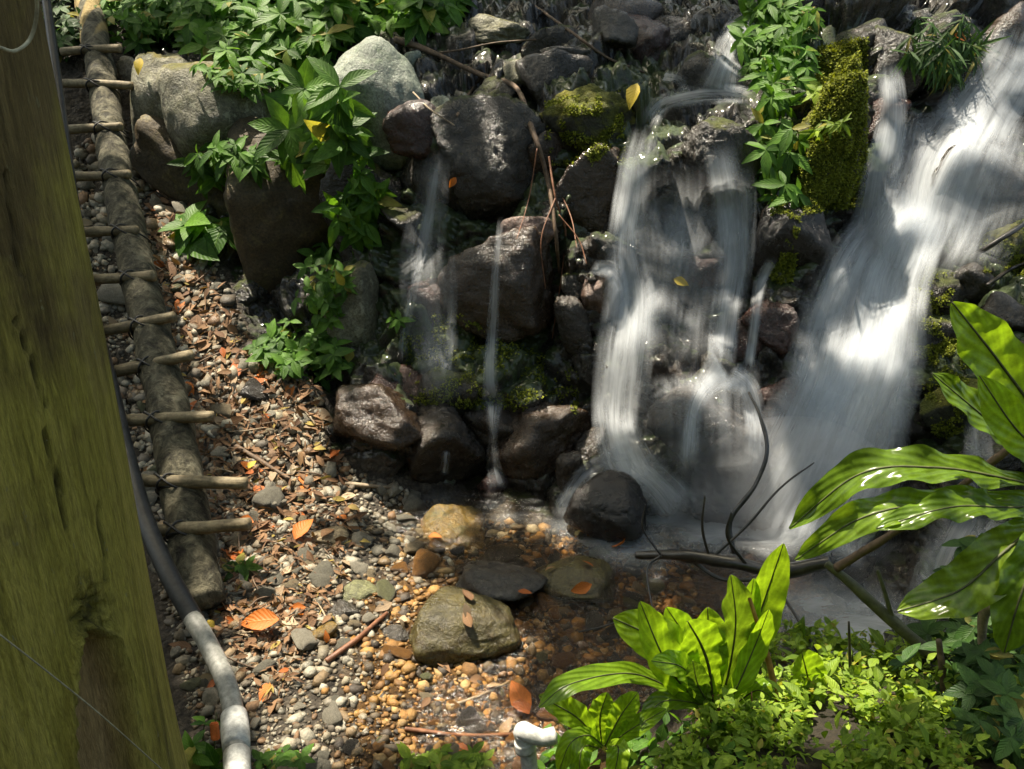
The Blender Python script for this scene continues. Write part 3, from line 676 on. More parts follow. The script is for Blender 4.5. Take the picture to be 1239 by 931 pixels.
# ------------------------------------------------------------------ log ladder: a log with lashed crosspieces
L0, n0 = cast(250, 742); L1, n1 = cast(104, -12)
L0 = L0 + Vector((0, -.02, .05)); L1 = L1 + Vector((0, -.03, .07))
lad = empty('log_ladder', L0, 'old log ladder of crosspieces tied along a log, climbing the bank beside the trunk', 'ladder')
V, F = tube_geo([L0 + (L1 - L0) * t + Vector((.012 * math.sin(t * 9), 0, .012 * math.sin(t * 7))) for t in np.linspace(0, 1, 9)], [.070, .074, .072, .070, .068, .07, .068], 260, 26, .13)
zt = ((V - np.array(L0)) @ np.array((L1 - L0).normalized())) / (L1 - L0).length
bare = np.clip((zt - .84 + .06 * np.sin(V[:, 0] * 60)) * 14, 0, 1)
quads_tris('log', V - np.array(L0), F, M['log'], lad, bare=bare)
ax = (L1 - L0).normalized()
for ul, vl, ur, vr in [(79, 63, 146, 59), (80, 101, 160, 104), (84, 157, 147, 153), (87, 214, 157, 211), (101, 281, 166, 279), (114, 338, 187, 334),
                       (126, 402, 211, 383), (138, 451, 232, 430), (152, 509, 257, 504), (170, 582, 298, 585), (190, 643, 302, 634)]:
    # the point of the log under this crosspiece, then the crosspiece lying on top of it
    um, vm = (ul + ur) / 2, (vl + vr) / 2
    best = min((abs((VC - FPX * ((p - CAM).dot(UP)) / depth(p)) - vm - 6), t) for t in np.linspace(0, 1, 400) for p in [L0 + (L1 - L0) * t])
    c = L0 + (L1 - L0) * best[1]
    nup = (Vector((0, -1, .4)) - ax * Vector((0, -1, .4)).dot(ax)).normalized()
    top = c + nup * .088
    A_, B_ = at(ul - 4, vl, top.y + .01), at(ur, vr, top.y - .01)
    rad = .0225
    rg = tube('rung', [A_, A_.lerp(B_, .5) + Vector((0, 0, rng.uniform(-.004, .004))), B_], [rad, rad * .95, rad * rng.uniform(.85, 1.02)], M['rung'], lad, 22, 10, .12)
    cu = (top - A_).dot((B_ - A_).normalized()); m0 = A_ + (B_ - A_).normalized() * cu; xd = (B_ - A_).normalized()
    gs = []
    for sgn in (1, -1):                                   # crossed turns of wire over the crosspiece, then round the log
        P = [c - nup * .02 + xd * .076 * -sgn - ax * .025, m0 + nup * .012 - xd * .03 * sgn - ax * .026, m0 + nup * .027, m0 + nup * .012 + xd * .03 * sgn + ax * .026, c - nup * .02 + xd * .076 * sgn + ax * .025]
        gs.append(tube_geo(P, .0042, 18, 6))
    gs.append(tube_geo([c + (xd * math.cos(a) + nup * math.sin(a)) * .077 - ax * .03 for a in np.linspace(-.3, math.pi + .3, 14)], .0035, 26, 6))
    V, F = join_geo(gs)
    quads_tris('lashing', V - np.array(L0), F, M['wire'], rg)
# ------------------------------------------------------------------ water pipe beside the trunk
pp = empty('water_pipe', at(288, 931, 1.66), 'black hose running down beside the trunk into a bent grey pipe', 'pipe')
tube('hose', [at(46, -60, 4.6), at(56, 0, 4.4), at(71, 110, 4.05), at(86, 220, 3.7), at(100, 310, 3.4), at(112, 370, 3.2), at(124, 425, 3.05)], .020, M['hose'], pp, 60, 10)
tube('metal_sleeve', [at(103, 338, 3.30), at(112, 375, 3.16), at(120, 412, 3.05)], .0235, M['pipe'], pp, 14, 12)
tube('hose', [at(121, 420, 3.03), at(134, 470, 2.85), at(150, 540, 2.62), at(174, 625, 2.37), at(204, 695, 2.19), at(236, 752, 2.07)], .029, M['hose'], pp, 60, 14)
tube('grey_pipe', [at(233, 748, 2.075), at(252, 780, 1.99), at(272, 822, 1.87), at(282, 860, 1.77), at(285, 905, 1.64), at(287, 960, 1.50)], .0275, M['pipe'], pp, 50, 16)
cp = tube('coupling', [at(283, 866, 1.754), at(284.5, 884, 1.702), at(286, 905, 1.64)], [.034, .036, .036, .034], M['pvc'], pp, 12, 20)
tube('clamp', [at(285.6, 898, 1.661), at(286, 906, 1.637)], [.039, .039], M['steel'], cp, 4, 20)
tube('coupling', [at(286.4, 912, 1.62), at(287.6, 960, 1.50)], [.033, .033], M['pvc'], pp, 8, 20)
tg = empty('tag', at(260, 885, 1.64), 'small orange tag on a stem beside the white pipe coupling', 'tag')
q = at(260, 885, 1.64)
b = bmesh.new(); bmesh.ops.create_cube(b, size=1); bmesh.ops.scale(b, vec=(.021, .010, .046), verts=b.verts)
bmesh.ops.bevel(b, geom=b.edges[:], offset=.003, segments=2, affect='EDGES')
me = bpy.data.meshes.new('plate'); b.to_mesh(me); b.free(); me.materials.append(M['tag'])
o = bpy.data.objects.new('plate', me); COL.objects.link(o); o.parent = tg; o.rotation_euler = (R(-20), 0, R(12))
tube('stem', [at(262, 862, 1.66), at(260, 885, 1.645), at(259, 930, 1.64)], .0018, M['plant_stem'], tg, 10, 6)
# white pipe elbow standing at the bottom of the picture
el = empty('pipe_elbow', at(640, 931, 1.60), 'short white pipe elbow standing in the shallow stream at the bottom', 'pipe')
Y0 = 1.62
tube('riser', [at(645, 985, Y0 - .02), at(641, 931, Y0), at(637, 897, Y0 + .008)], .0205, M['pvc'], el, 12, 18)
tube('elbow', [at(637, 903, Y0 + .006), at(633, 886, Y0 + .01), at(641, 888, Y0 - .005), at(656, 893, Y0 - .012), at(672, 890, Y0 - .012)], [.0225, .0245, .022, .0205, .021], M['pvc'], el, 30, 18)
tube('collar', [at(636, 908, Y0 + .004), at(634.5, 897, Y0 + .008)], [.0265, .0265], M['pvc'], el, 5, 18)

# ------------------------------------------------------------------ water
def water_base(px, v): return at(px, v, gy(v, 0))
FO = [(800, 615, .17, 1), (760, 655, .14, .55), (860, 635, .17, .9), (945, 635, .20, 1), (1000, 645, .14, .9), (690, 640, .12, .15), (600, 625, .10, .10), (530, 602, .10, .10),
      (1050, 770, .22, .75), (1000, 750, .2, .55), (1120, 770, .15, .8), (430, 605, .07, .15)]
gx, gyv = np.meshgrid(np.linspace(-1.5, 1.5, 240), np.linspace(.9, 3.6, 210))
fo = np.zeros(gx.shape)
for u, v, r_, a_ in FO:
    p = water_base(u, v); fo = np.maximum(fo, a_ * np.exp(-(((gx - p.x) / r_) ** 2 + ((gyv - p.y) / (r_ * .9)) ** 2)))
gz = np.zeros(gx.shape)
for i, j in np.ndindex(gx.shape): gz[i, j] = .004 * noise.noise((gx[i, j] * 5, gyv[i, j] * 7, 0)) + fo[i, j] * .012 * noise.noise((gx[i, j] * 9, gyv[i, j] * 9, 2)) + fo[i, j] ** 2 * .005
po = mesh_np('stream_water', np.stack([gx, gyv, gz], -1).reshape(-1, 3), grid_faces(210, 240), M['pool'], attrs={'foam': fo.ravel()})
po['kind'] = 'structure'

def fall(pts, dens=.7, off=.018, fade=(.12, .12), seed=0, layers=2, n=70, m=17, edge=.8):
    """a sheet of falling water that follows what lies under it, from its lip (first point) down; widths in photograph pixels"""
    out = []
    Cc = spline([(p[0], p[1], p[2]) for p in pts], n)
    tg_ = np.gradient(Cc[:, :2], axis=0); tg_ /= np.linalg.norm(tg_, axis=1)[:, None]
    for L in range(layers):
        T = np.empty((n, m)); DD = np.empty((n, m, 3)); s_ = np.linspace(-.5, .5, m)
        for i in range(n):
            px, py = -tg_[i, 1], tg_[i, 0]
            if abs(px) < .5: px, py = .5 * np.sign(px or 1), py
            for j in range(m):
                u, v = Cc[i, 0] + s_[j] * Cc[i, 2] * px, Cc[i, 1] + s_[j] * Cc[i, 2] * py
                d = ray(u, v).normalized(); hh = BW.ray_cast(CAM, d)
                T[i, j] = hh[3] if hh[0] is not None else 3.; DD[i, j] = d
        zp = -CAMZ / np.minimum(DD[..., 2], -1e-4)                          # never below the pool
        T = np.minimum(T, np.where(zp > 0, zp + .02, 99)) - off - .022 * L
        for _ in range(4):
            B = np.pad(T, ((1, 1), (0, 0)), 'edge'); T = np.minimum(np.minimum(B[:-2], B[2:]), T)
        for _ in range(1):
            B = np.pad(T, ((0, 0), (1, 1)), 'edge'); T = np.minimum(np.minimum(B[:, :-2], B[:, 2:]), T)
        for _ in range(14):
            B = np.pad(T, 1, 'edge'); T = (B[:-2, 1:-1] + 2 * B[1:-1, 1:-1] + B[2:, 1:-1]) / 4 * .7 + (B[1:-1, :-2] + B[1:-1, 2:]) / 2 * .3
        P = np.array(CAM) + DD * T[..., None]
        ln = np.r_[0, np.cumsum(np.linalg.norm(np.diff(P[:, m // 2], axis=0), axis=1))]
        wd = np.linalg.norm(P[:, -1] - P[:, 0], axis=1).mean()
        x_ = np.linspace(0, 1, n)[:, None]
        env = np.clip(x_ / max(fade[0], 1e-3), 0, 1) * np.clip((1 - x_) / max(fade[1], 1e-3), 0, 1)
        env = env * env * (3 - 2 * env)
        dn = (dens * (1 if L == 0 else .6)) * env * np.clip(1 - (2 * np.abs(s_)) ** 2, 0, 1)[None] ** edge
        uv = np.stack([np.broadcast_to((s_ + .5)[None] * wd + seed * 3.7 + L * 11.3, (n, m)), np.broadcast_to(ln[:, None] + seed * 1.9 + L * 5, (n, m))], -1)
        out.append((P.reshape(-1, 3), grid_faces(n, m), uv.reshape(-1, 2), dn.ravel()))
    return out
FALLN = [0]
def waterfall(label, strands):
    V, F, UVs, DN, o = [], [], [], [], 0
    for st in strands:
        FALLN[0] += 1
        for P, f, uv, dn in fall(st[0], seed=FALLN[0], **(st[1] if len(st) > 1 else {})):
            V.append(P); F.append(f + o); UVs.append(uv); DN.append(dn); o += len(P)
    ob = mesh_np('waterfall', np.vstack(V), np.vstack(F), M['veil'], uv=np.vstack(UVs), attrs={'dens': np.concatenate(DN)})
    ob['kind'] = 'structure'; ob['label'] = label
    return ob
waterfall('main silky waterfall dropping past the round black boulder', [
    ([(768, 178, 34), (764, 230, 44), (756, 300, 48), (762, 360, 66), (755, 430, 74), (750, 510, 70), (768, 565, 74), (800, 605, 70)], dict(dens=.78, fade=(.1, .15))),
    ([(785, 150, 40), (770, 220, 50), (775, 300, 60), (780, 360, 50), (778, 430, 40)], dict(dens=.4)),
    ([(850, 190, 120), (850, 250, 130), (835, 310, 130), (825, 380, 120), (820, 450, 110)], dict(dens=.30, fade=(.15, .25))),
    ([(815, 240, 70), (812, 290, 80), (805, 350, 60), (800, 430, 50)], dict(dens=.4, fade=(.2, .4))),
    ([(868, 170, 44), (882, 240, 46), (888, 310, 44), (878, 380, 40), (872, 450, 36)], dict(dens=.8)),
    ([(905, 200, 24), (902, 300, 26), (893, 380, 20)], dict(dens=.55, fade=(.2, .4))),
    ([(936, 312, 14), (920, 345, 18), (912, 400, 15), (905, 452, 16)], dict(dens=.9, layers=1)),
    ([(715, 322, 16), (742, 330, 26), (756, 365, 40), (757, 420, 44)], dict(dens=.8, fade=(.1, .5))),
    ([(845, 446, 150), (848, 480, 150), (850, 530, 150), (850, 590, 160), (850, 640, 180)], dict(dens=.32, fade=(.12, .1))),
    ([(880, 447, 80), (862, 460, 40), (842, 490, 24), (835, 540, 24), (835, 590, 34)], dict(dens=.8, fade=(.1, .3))),
    ([(880, 452, 40), (905, 470, 30), (915, 520, 30), (912, 590, 36)], dict(dens=.75)),
    ([(735, 535, 40), (752, 552, 60), (790, 580, 50), (830, 625, 60)], dict(dens=.8, fade=(.2, .15))),
    ([(742, 556, 24), (710, 572, 26), (690, 600, 26), (680, 630, 34)], dict(dens=.7, fade=(.2, .2))),
])
waterfall('narrow upper cascade sliding down to the lip of the main waterfall', [
    ([(912, 14, 44), (890, 50, 44), (876, 85, 46), (868, 112, 60)], dict(dens=.75, fade=(.25, .1))),
    ([(912, 118, 20), (880, 114, 26), (840, 116, 26), (800, 128, 24), (780, 160, 30)], dict(dens=.65, layers=1, fade=(.15, .2))),
    ([(800, 92, 14), (822, 96, 16), (832, 112, 18)], dict(dens=.6, layers=1)),
])
waterfall('wide bright waterfall pouring down the right side', [
    ([(1076, 72, 32), (1080, 140, 38), (1068, 210, 50), (1058, 290, 70), (1050, 340, 90)], dict(dens=.75, fade=(.12, .2))),
    ([(1118, 130, 34), (1105, 190, 44), (1085, 250, 54), (1065, 310, 80)], dict(dens=.6, fade=(.2, .2))),
    ([(1245, 30, 70), (1225, 85, 90), (1190, 140, 110), (1155, 210, 130), (1135, 280, 110), (1110, 330, 100)], dict(dens=.85, fade=(.1, .25))),
    ([(1225, 140, 100), (1205, 200, 120), (1185, 270, 120), (1170, 330, 80)], dict(dens=.42, fade=(.2, .3))),
    ([(1175, 150, 60), (1145, 190, 60), (1120, 250, 60), (1100, 310, 70)], dict(dens=.9, fade=(.2, .2))),
    ([(1112, 235, 110), (1082, 290, 120), (1060, 335, 140), (1045, 400, 170), (1025, 470, 165), (995, 550, 180), (965, 620, 200), (945, 665, 220)], dict(dens=.82, fade=(.1, .12), m=25)),
    ([(1115, 260, 80), (1098, 310, 80), (1075, 370, 100), (1055, 450, 130), (1015, 540, 150), (975, 640, 160)], dict(dens=.9, fade=(.2, .15))),
    ([(1040, 290, 34), (1015, 340, 40), (990, 420, 40), (970, 500, 50), (940, 600, 80)], dict(dens=.6, fade=(.15, .3))),
    ([(1080, 380, 60), (1075, 460, 60), (1060, 560, 80), (1030, 640, 90)], dict(dens=.4, fade=(.3, .2))),
])
waterfall('thin veil of water over the mossy rocks on the left', [
    ([(532, 178, 28), (522, 240, 44), (512, 310, 60), (520, 380, 66), (532, 450, 50), (540, 500, 40)], dict(dens=.38, fade=(.15, .3))),
    ([(530, 185, 14), (518, 260, 18), (505, 330, 14), (490, 400, 12), (488, 440, 12)], dict(dens=.6, layers=1)),
    ([(545, 300, 10), (548, 370, 12), (538, 460, 14)], dict(dens=.6, layers=1)),
    ([(540, 545, 10), (537, 575, 14)], dict(dens=.7, layers=1, n=20)),
])
waterfall('single thin trickle falling on the striped brown boulder', [
    ([(606, 262, 8), (600, 330, 12), (596, 400, 16), (593, 460, 20), (598, 490, 30)], dict(dens=.75, layers=1, fade=(.15, .1))),
    ([(598, 480, 30), (596, 520, 14), (597, 560, 18), (605, 595, 30)], dict(dens=.65, layers=1)),
])
waterfall('low water slide behind the broad fronds at the lower right', [
    ([(1182, 505, 34), (1184, 560, 40), (1180, 610, 60)], dict(dens=.45)),
    ([(1200, 600, 90), (1165, 670, 100), (1135, 735, 90), (1110, 790, 90)], dict(dens=.6, fade=(.2, .15))),
])
# spray hanging over the foot of the falls
def spray(u, v, Y, ru, rv, dens):
    P = at(u, v, Y); k = depth(P) / FPX
    n = NT("water_spray"); vol = n.n('VolumeScatter', {'Color': (1, 1, 1), 'Density': dens, 'Anisotropy': .2})
    n.t.links.new(vol.outputs[0], n.out.inputs['Volume'])
    V, F = ico(4); o = mesh_np('spray', V * np.array((ru * k, ru * k * .6, rv * k)), F, n.m); o.location = P; o['kind'] = 'stuff'
spray(955, 590, 2.78, 120, 90, 1.0); spray(850, 605, 2.84, 60, 50, .7)
# ------------------------------------------------------------------ leaves
LT = np.array([0, .16, .38, .62, .83, 1.]); LWD = np.array([.05, .62, 1., .80, .42, .0])
def leaf_batch(pos, dr, nr, L, W, fold=.28, curl=.35, wprof=LWD, lt=LT):
    """many leaves at once: base points, directions, face normals, lengths, widths"""
    pos, dr, nr = (np.asarray(x, float) for x in (pos, dr, nr)); n = len(pos)
    L = np.broadcast_to(np.asarray(L, float), (n,)); W = np.broadcast_to(np.asarray(W, float), (n,))
    dr = dr / (np.linalg.norm(dr, axis=1)[:, None] + 1e-9)
    sx = np.cross(dr, nr); sx /= np.linalg.norm(sx, axis=1)[:, None] + 1e-9
    up = np.cross(sx, dr)
    K = len(lt); V = np.empty((n, K, 3, 3))
    for k, (t, w) in enumerate(zip(lt, wprof)):
        for c in (-1, 0, 1):
            V[:, k, c + 1] = pos + dr * (L * (t - .12 * curl * t * t))[:, None] + sx * (c * w * W / 2)[:, None] \
                + up * (abs(c) * w * W * .5 * fold - curl * L * t * t * .6)[:, None]
    f = grid_faces(K, 3); F = (f[None] + (np.arange(n) * K * 3)[:, None, None]).reshape(-1, 4)
    uv = np.stack(np.broadcast_arrays(np.array([0, .5, 1.])[None, :], lt[:, None]), -1).reshape(-1, 2)
    return V.reshape(-1, 3), F, np.tile(uv, (n, 1)), np.repeat(rng.uniform(0, 1, n), K * 3)
def leaves(name, pos, dr, nr, L, W, mat, parent=None, origin=(0, 0, 0), **kw):
    V, F, uv, tint = leaf_batch(pos, dr, nr, L, W, **kw)
    return mesh_np(name, V - np.array(origin), F, M[mat], parent, uv=uv, attrs={'tint': tint})

def plant(name, label, cat, ell, nspr, leafpx, mat='leaf', stem=(.10, .22), whorl=6, mid=3, lean=(0, -.35, .6), droop=.35, wr=.42, group=None, spread=.7, bvh=None, poly=None):
    """sprigs rooted on the ground inside an ellipse of the picture; each ends in a whorl of leaves"""
    u0, v0, ru, rv = ell
    o0, _ = cast(u0, v0, bvh or BR)
    pos, dr, nr, LL, gs = [], [], [], [], []
    for i in range(nspr):
        a, r_ = rng.uniform(0, 2 * math.pi), math.sqrt(rng.uniform())
        P, n_ = cast(u0 + ru * r_ * math.cos(a), v0 + rv * r_ * math.sin(a), bvh or BR)
        k = depth(P) / FPX
        g_ = Vector(lean) + n_ * .35 + Vector(rng.normal(size=3)) * spread * .45
        g_.normalize(); ln = rng.uniform(*stem)
        tip = P + g_ * ln + Vector((0, 0, -.15 * ln)); midp = P + g_ * ln * .55
        gs.append(tube_geo([P - n_ * .01, midp, tip], [.0035, .0025, .0015], 6, 4))
        nodes = [(tip, g_, whorl)] + [(midp.lerp(tip, f) if f > 0 else P.lerp(midp, 1 + f), g_, 2) for f in np.linspace(-.7, .7, mid)]
        for c, ax_, cnt in nodes:
            a0 = rng.uniform(0, 6.28)
            e1 = ax_.orthogonal().normalized(); e2 = ax_.cross(e1)
            for q in range(cnt):
                aa = a0 + q * 2 * math.pi / cnt + rng.normal() * .25
                d = (e1 * math.cos(aa) + e2 * math.sin(aa)) + ax_ * rng.uniform(.1, .6) + Vector((0, 0, -droop * rng.uniform(.4, 1.5)))
                d.normalize()
                nn = ax_ * .8 + Vector((0, -.45, .6)) + Vector(rng.normal(size=3)) * .22
                pos.append(c); dr.append(d); nr.append(nn); LL.append(leafpx * k * rng.uniform(.42, 1.25) * (1 if cnt > 2 else .75))
    t = empty(name, o0, label, cat, group)
    V, F = join_geo(gs); quads_tris('stems', V - np.array(o0), F, M['plant_stem'], t)
    LL = np.array(LL)
    leaves('foliage', pos, dr, nr, LL, LL * wr, mat, t, o0, curl=.4)
    return t

plant('shrub', 'dense small-leaved undergrowth beside the top of the log', 'shrub', (205, 24, 85, 36), 150, 19, 'leaf_small', (.05, .16), 5, 3)
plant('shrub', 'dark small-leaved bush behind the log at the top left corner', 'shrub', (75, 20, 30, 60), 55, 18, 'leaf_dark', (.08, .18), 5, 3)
plant('shrub', 'broad-leaved green shrub at the top, left of the tall grey green boulder', 'shrub', (335, 35, 95, 50), 150, 32, 'leaf', (.06, .17), 6, 3)
plant('shrub', 'leafy shrub overhanging the ledge at the top centre', 'shrub', (470, 12, 100, 28), 75, 36, 'leaf', (.06, .18), 6, 2)
plant('shrub', 'dense leaves spilling over the big smooth brown boulder', 'shrub', (300, 95, 45, 30), 30, 24, 'leaf', (.04, .11), 6, 2)
plant('plant', 'bright whorled-leaf plant hanging in front of the tall grey green boulder', 'plant', (386, 140, 44, 48), 30, 47, 'leaf_small', (.06, .15), 6, 0, (0, -.8, .05), .5, .40)
plant('plant', 'sprigs of narrow pale leaves hanging over the brown boulder base', 'plant', (275, 190, 45, 26), 16, 30, 'leaf_small', (.05, .12), 5, 1, (0, -.6, .1), .6, .34)
plant('plant', 'small vine of pointed leaves trailing down below the whorled-leaf plant', 'plant', (432, 225, 26, 60), 22, 30, 'leaf', (.04, .10), 5, 1, (0, -.6, .1), .5, .40)
plant('plant', 'low broad-leaved seedling beside the sunlit leaf litter', 'plant', (250, 285, 24, 16), 7, 44, 'leaf', (.05, .10), 5, 0, (0, -.3, .7), .4, .5)
plant('plant', 'vine creeping over the low green stone', 'plant', (398, 345, 30, 46), 30, 20, 'leaf_small', (.03, .08), 5, 1, (0, -.5, .4), .4, .45)
plant('plant', 'patch of bright green seedlings below the pointed lichen stone', 'plant', (370, 432, 58, 28), 48, 22, 'leaf_small', (.03, .09), 5, 1, (0, -.3, .7), .3, .48)
plant('shrub', 'bright lance-leaved shrub between the two large waterfalls at the top', 'shrub', (945, 58, 30, 66), 75, 31, 'leaf', (.04, .14), 6, 3, (-.25, -.5, .4), .5, .30)
plant('plant', 'yellow green sprigs hanging left of the tall moss pillar', 'plant', (945, 190, 28, 55), 24, 34, 'leaf_small', (.05, .12), 5, 1, (-.1, -.6, .2), .6, .34)
plant('plant', 'pair of pale broad leaves on the moss pillar', 'plant', (975, 100, 14, 22), 3, 26, 'leaf_yellow', (.04, .07), 4, 0, (0, -.7, .2), .7, .55)
plant('fern', 'small yellow green fern growing on the face of the moss pillar', 'fern', (1003, 150, 12, 14), 5, 24, 'leaf_yellow', (.03, .06), 5, 1, (0, -.6, .2), .7, .22)
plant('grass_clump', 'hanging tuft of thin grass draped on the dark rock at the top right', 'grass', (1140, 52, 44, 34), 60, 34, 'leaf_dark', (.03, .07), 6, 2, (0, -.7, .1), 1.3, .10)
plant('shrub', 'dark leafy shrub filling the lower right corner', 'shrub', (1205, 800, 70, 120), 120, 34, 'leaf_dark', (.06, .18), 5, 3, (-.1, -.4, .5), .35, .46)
plant('plant', 'sprig of green leaves at the foot of the white pipe coupling', 'plant', (240, 918, 18, 12), 6, 30, 'leaf', (.04, .10), 5, 1, (0, -.3, .7), .3, .45)
plant('plant', 'tiny green sprig on the gravel beside the lower end of the log', 'plant', (296, 696, 10, 6), 3, 22, 'leaf_small', (.03, .05), 5, 1, (0, -.3, .7), .3, .5)
plant('plant', 'low bright seedlings at the bottom edge left of the white elbow', 'plant', (535, 928, 62, 16), 34, 20, 'leaf_yellow', (.02, .06), 5, 1, (0, -.2, .8), .3, .42)
plant('plant', 'low green seedlings at the bottom edge just right of the grey pipe', 'plant', (345, 925, 30, 12), 8, 20, 'leaf_small', (.03, .06), 5, 1, (0, -.2, .8), .3, .45)
plant('plant', 'little fern sprout on the dark wall beside the thin veil of water', 'fern', (482, 385, 6, 10), 3, 18, 'leaf_small', (.02, .05), 5, 1, (0, -.7, .2), .5, .4)

# moss and ground cover: nobody could count these
def carpet(name, polys, N, lpx, mat, lift, kind='stuff', wr=.55, h=(0, .05), bvh=None, gate=0, sizes=None):
    pos, dr, nr, LL = [], [], [], []
    for q_, (poly, n) in enumerate(zip(polys, N)):
        sz = sizes[q_] if sizes else 1
        p = np.array(poly); c = 0
        while c < n:
            u, v = rng.uniform(*np.c_[p.min(0), p.max(0)][0]), rng.uniform(*np.c_[p.min(0), p.max(0)][1])
            if not inside(poly, u, v): continue
            c += 1
            P, n_ = cast(u, v, bvh or BR)
            if gate and noise.noise(P * 11) + .5 * noise.noise(P * 31) < gate * rng.uniform(.2, 1.2) - .05: continue
            d = Vector(rng.normal(size=3)) * .8 + n_ * lift + Vector((0, -.2, 0)); d.normalize()
            pos.append(P + n_ * rng.uniform(*h)); dr.append(d); nr.append(n_ + Vector((0, 0, .6)) + Vector(rng.normal(size=3)) * .35); LL.append(sz * lpx * depth(P) / FPX * rng.uniform(.5, 1.3))
    LL = np.array(LL); o = leaves(name, pos, dr, nr, LL, LL * wr, mat); o['kind'] = kind
    return o
carpet('moss', [[(985, 60), (1048, 50), (1040, 250), (960, 250)], [(935, 210), (975, 200), (960, 340), (930, 350)], [(1185, 290), (1239, 265), (1250, 340), (1190, 330)],
                [(1110, 420), (1170, 400), (1185, 520), (1130, 530)], [(660, 120), (750, 110), (760, 200), (660, 200)], [(480, 380), (560, 380), (700, 450), (700, 500), (500, 490)], [(1100, 330), (1165, 330), (1160, 430), (1100, 430)]],
       [15000, 6000, 4000, 5000, 6000, 7000, 3000], 3.6, 'moss_tuft', .7, h=(0, .006), gate=.14)
carpet('moss', [[(990, 55), (1050, 45), (1046, 250), (970, 260)]], [14000], 3.6, 'moss_tuft', .7, h=(0, .005))
carpet('ground_cover', [[(895, 800), (960, 775), (1060, 800), (1140, 770), (1170, 860), (1190, 990), (760, 990), (850, 890)]] * 2 + [[(1170, 780), (1500, 640), (1750, 800), (1650, 1100), (1180, 1050)]], [10500, 900, 3200], 13, 'leaf_yellow', .55, h=(.0, .085), gate=.10, sizes=(1, 1.9, 1.7))
carpet('low_green_cover', [[(640, 905), (760, 890), (900, 870), (900, 990), (650, 990)]], [260], 24, 'leaf_small', .6, h=(.0, .05))

# ------------------------------------------------------------------ broad fern fronds
def frond(parent, P, wpx, mat, nhint, n=40, wav=.10, curl=.20, name='frond', prof=None, seed=0, twist=0):
    C = spline([np.array(p) for p in P], n); T = np.gradient(C, axis=0); T /= np.linalg.norm(T, axis=1)[:, None]
    k = np.mean([depth(p) for p in P]) / FPX; W = wpx * k
    t = np.linspace(0, 1, n)
    pr = np.interp(t, *(prof or ([0, .12, .35, .62, .82, .94, 1], [.10, .30, .75, 1, .85, .48, .06])))
    m = 9; s_ = np.linspace(-1, 1, m); V = np.empty((n, m, 3)); uv = np.empty((n, m, 2))
    for i in range(n):
        nh = np.array(nhint, float) + twist * t[i] * np.array((1, 0, 0)); nh -= T[i] * nh.dot(T[i]); nh /= np.linalg.norm(nh)
        sx = np.cross(T[i], nh)
        for j in range(m):
            a = abs(s_[j])
            e = 1 + .07 * noise.noise((t[i] * 9, s_[j] * .5 + 3 * np.sign(s_[j]), seed)) * a
            wv = wav * a * a * W * (math.sin(t[i] * 34 + seed + 1.2 * np.sign(s_[j])) * .55 + 1.1 * noise.noise((t[i] * 7, np.sign(s_[j]) * 5, seed)))
            rib = .012 * W * math.sin(t[i] * n * 1.57) * (a > .1)
            V[i, j] = C[i] + sx * (s_[j] * W / 2 * pr[i] * e) + nh * (a * W * .5 * curl * pr[i] + wv * pr[i] + rib)
            uv[i, j] = (s_[j] * .5 + .5, t[i])
    o0 = np.array(parent.location)
    f = mesh_np(name, V.reshape(-1, 3) - o0, grid_faces(n, m), M[mat], parent, uv=uv.reshape(-1, 2), attrs={'tint': np.full(n * m, rng.uniform(.35, .95))})
    rbV, rbF = tube_geo(C - 0 * C + np.array(nhint) * .0006, [W * .035, W * .03, W * .012], n, 6)
    quads_tris('midrib', rbV - o0, rbF, M['plant_stem'], f)
    return f
B0 = at(870, 858, 1.66)
fern = empty('bird_nest_fern', B0, 'bright bird nest fern with upright glossy fronds standing on the bank by the stream', 'fern')
def FR(pts, w, mat='frond', nh=(0, -.8, .5), **k): frond(fern, [at(*p) for p in pts], w, mat, nh, seed=rng.uniform(0, 50), **k)
FR([(880, 855, 1.66), (900, 800, 1.70), (922, 735, 1.72), (948, 658, 1.70)], 50)
FR([(872, 852, 1.65), (884, 800, 1.65), (890, 750, 1.64), (884, 696, 1.62)], 46, 'frond_dark', (.25, -.8, .5), wav=.2)
FR([(862, 852, 1.65), (858, 810, 1.64), (848, 780, 1.63), (832, 752, 1.60)], 62)
FR([(856, 852, 1.65), (832, 815, 1.62), (795, 775, 1.60), (742, 748, 1.58)], 60, nh=(.1, -.7, .6))
FR([(852, 855, 1.65), (825, 830, 1.60), (800, 790, 1.56), (774, 728, 1.55)], 46, nh=(.3, -.8, .4))
FR([(868, 852, 1.66), (864, 810, 1.70), (858, 775, 1.73), (856, 735, 1.74)], 50, nh=(0, -.9, .3))
FR([(855, 856, 1.64), (810, 832, 1.60), (760, 815, 1.56), (690, 828, 1.50), (652, 856, 1.47)], 30, nh=(0, -.45, .9))
FR([(884, 856, 1.65), (915, 836, 1.62), (935, 845, 1.58)], 30, nh=(0, -.5, .8))
FR([(876, 856, 1.64), (890, 835, 1.60), (914, 780, 1.62), (930, 738, 1.60)], 34, 'frond', (.2, -.8, .4))
FR([(874, 854, 1.66), (890, 800, 1.69), (904, 750, 1.71), (912, 700, 1.70)], 32)
FR([(862, 852, 1.66), (846, 800, 1.67), (826, 765, 1.67), (806, 735, 1.65)], 38)
FR([(858, 854, 1.64), (842, 826, 1.58), (822, 806, 1.54), (788, 800, 1.51)], 34, nh=(.2, -.6, .7))
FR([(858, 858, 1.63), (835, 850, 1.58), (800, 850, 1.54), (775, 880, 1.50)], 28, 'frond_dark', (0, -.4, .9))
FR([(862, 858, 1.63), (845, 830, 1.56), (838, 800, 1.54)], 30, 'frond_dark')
q = []
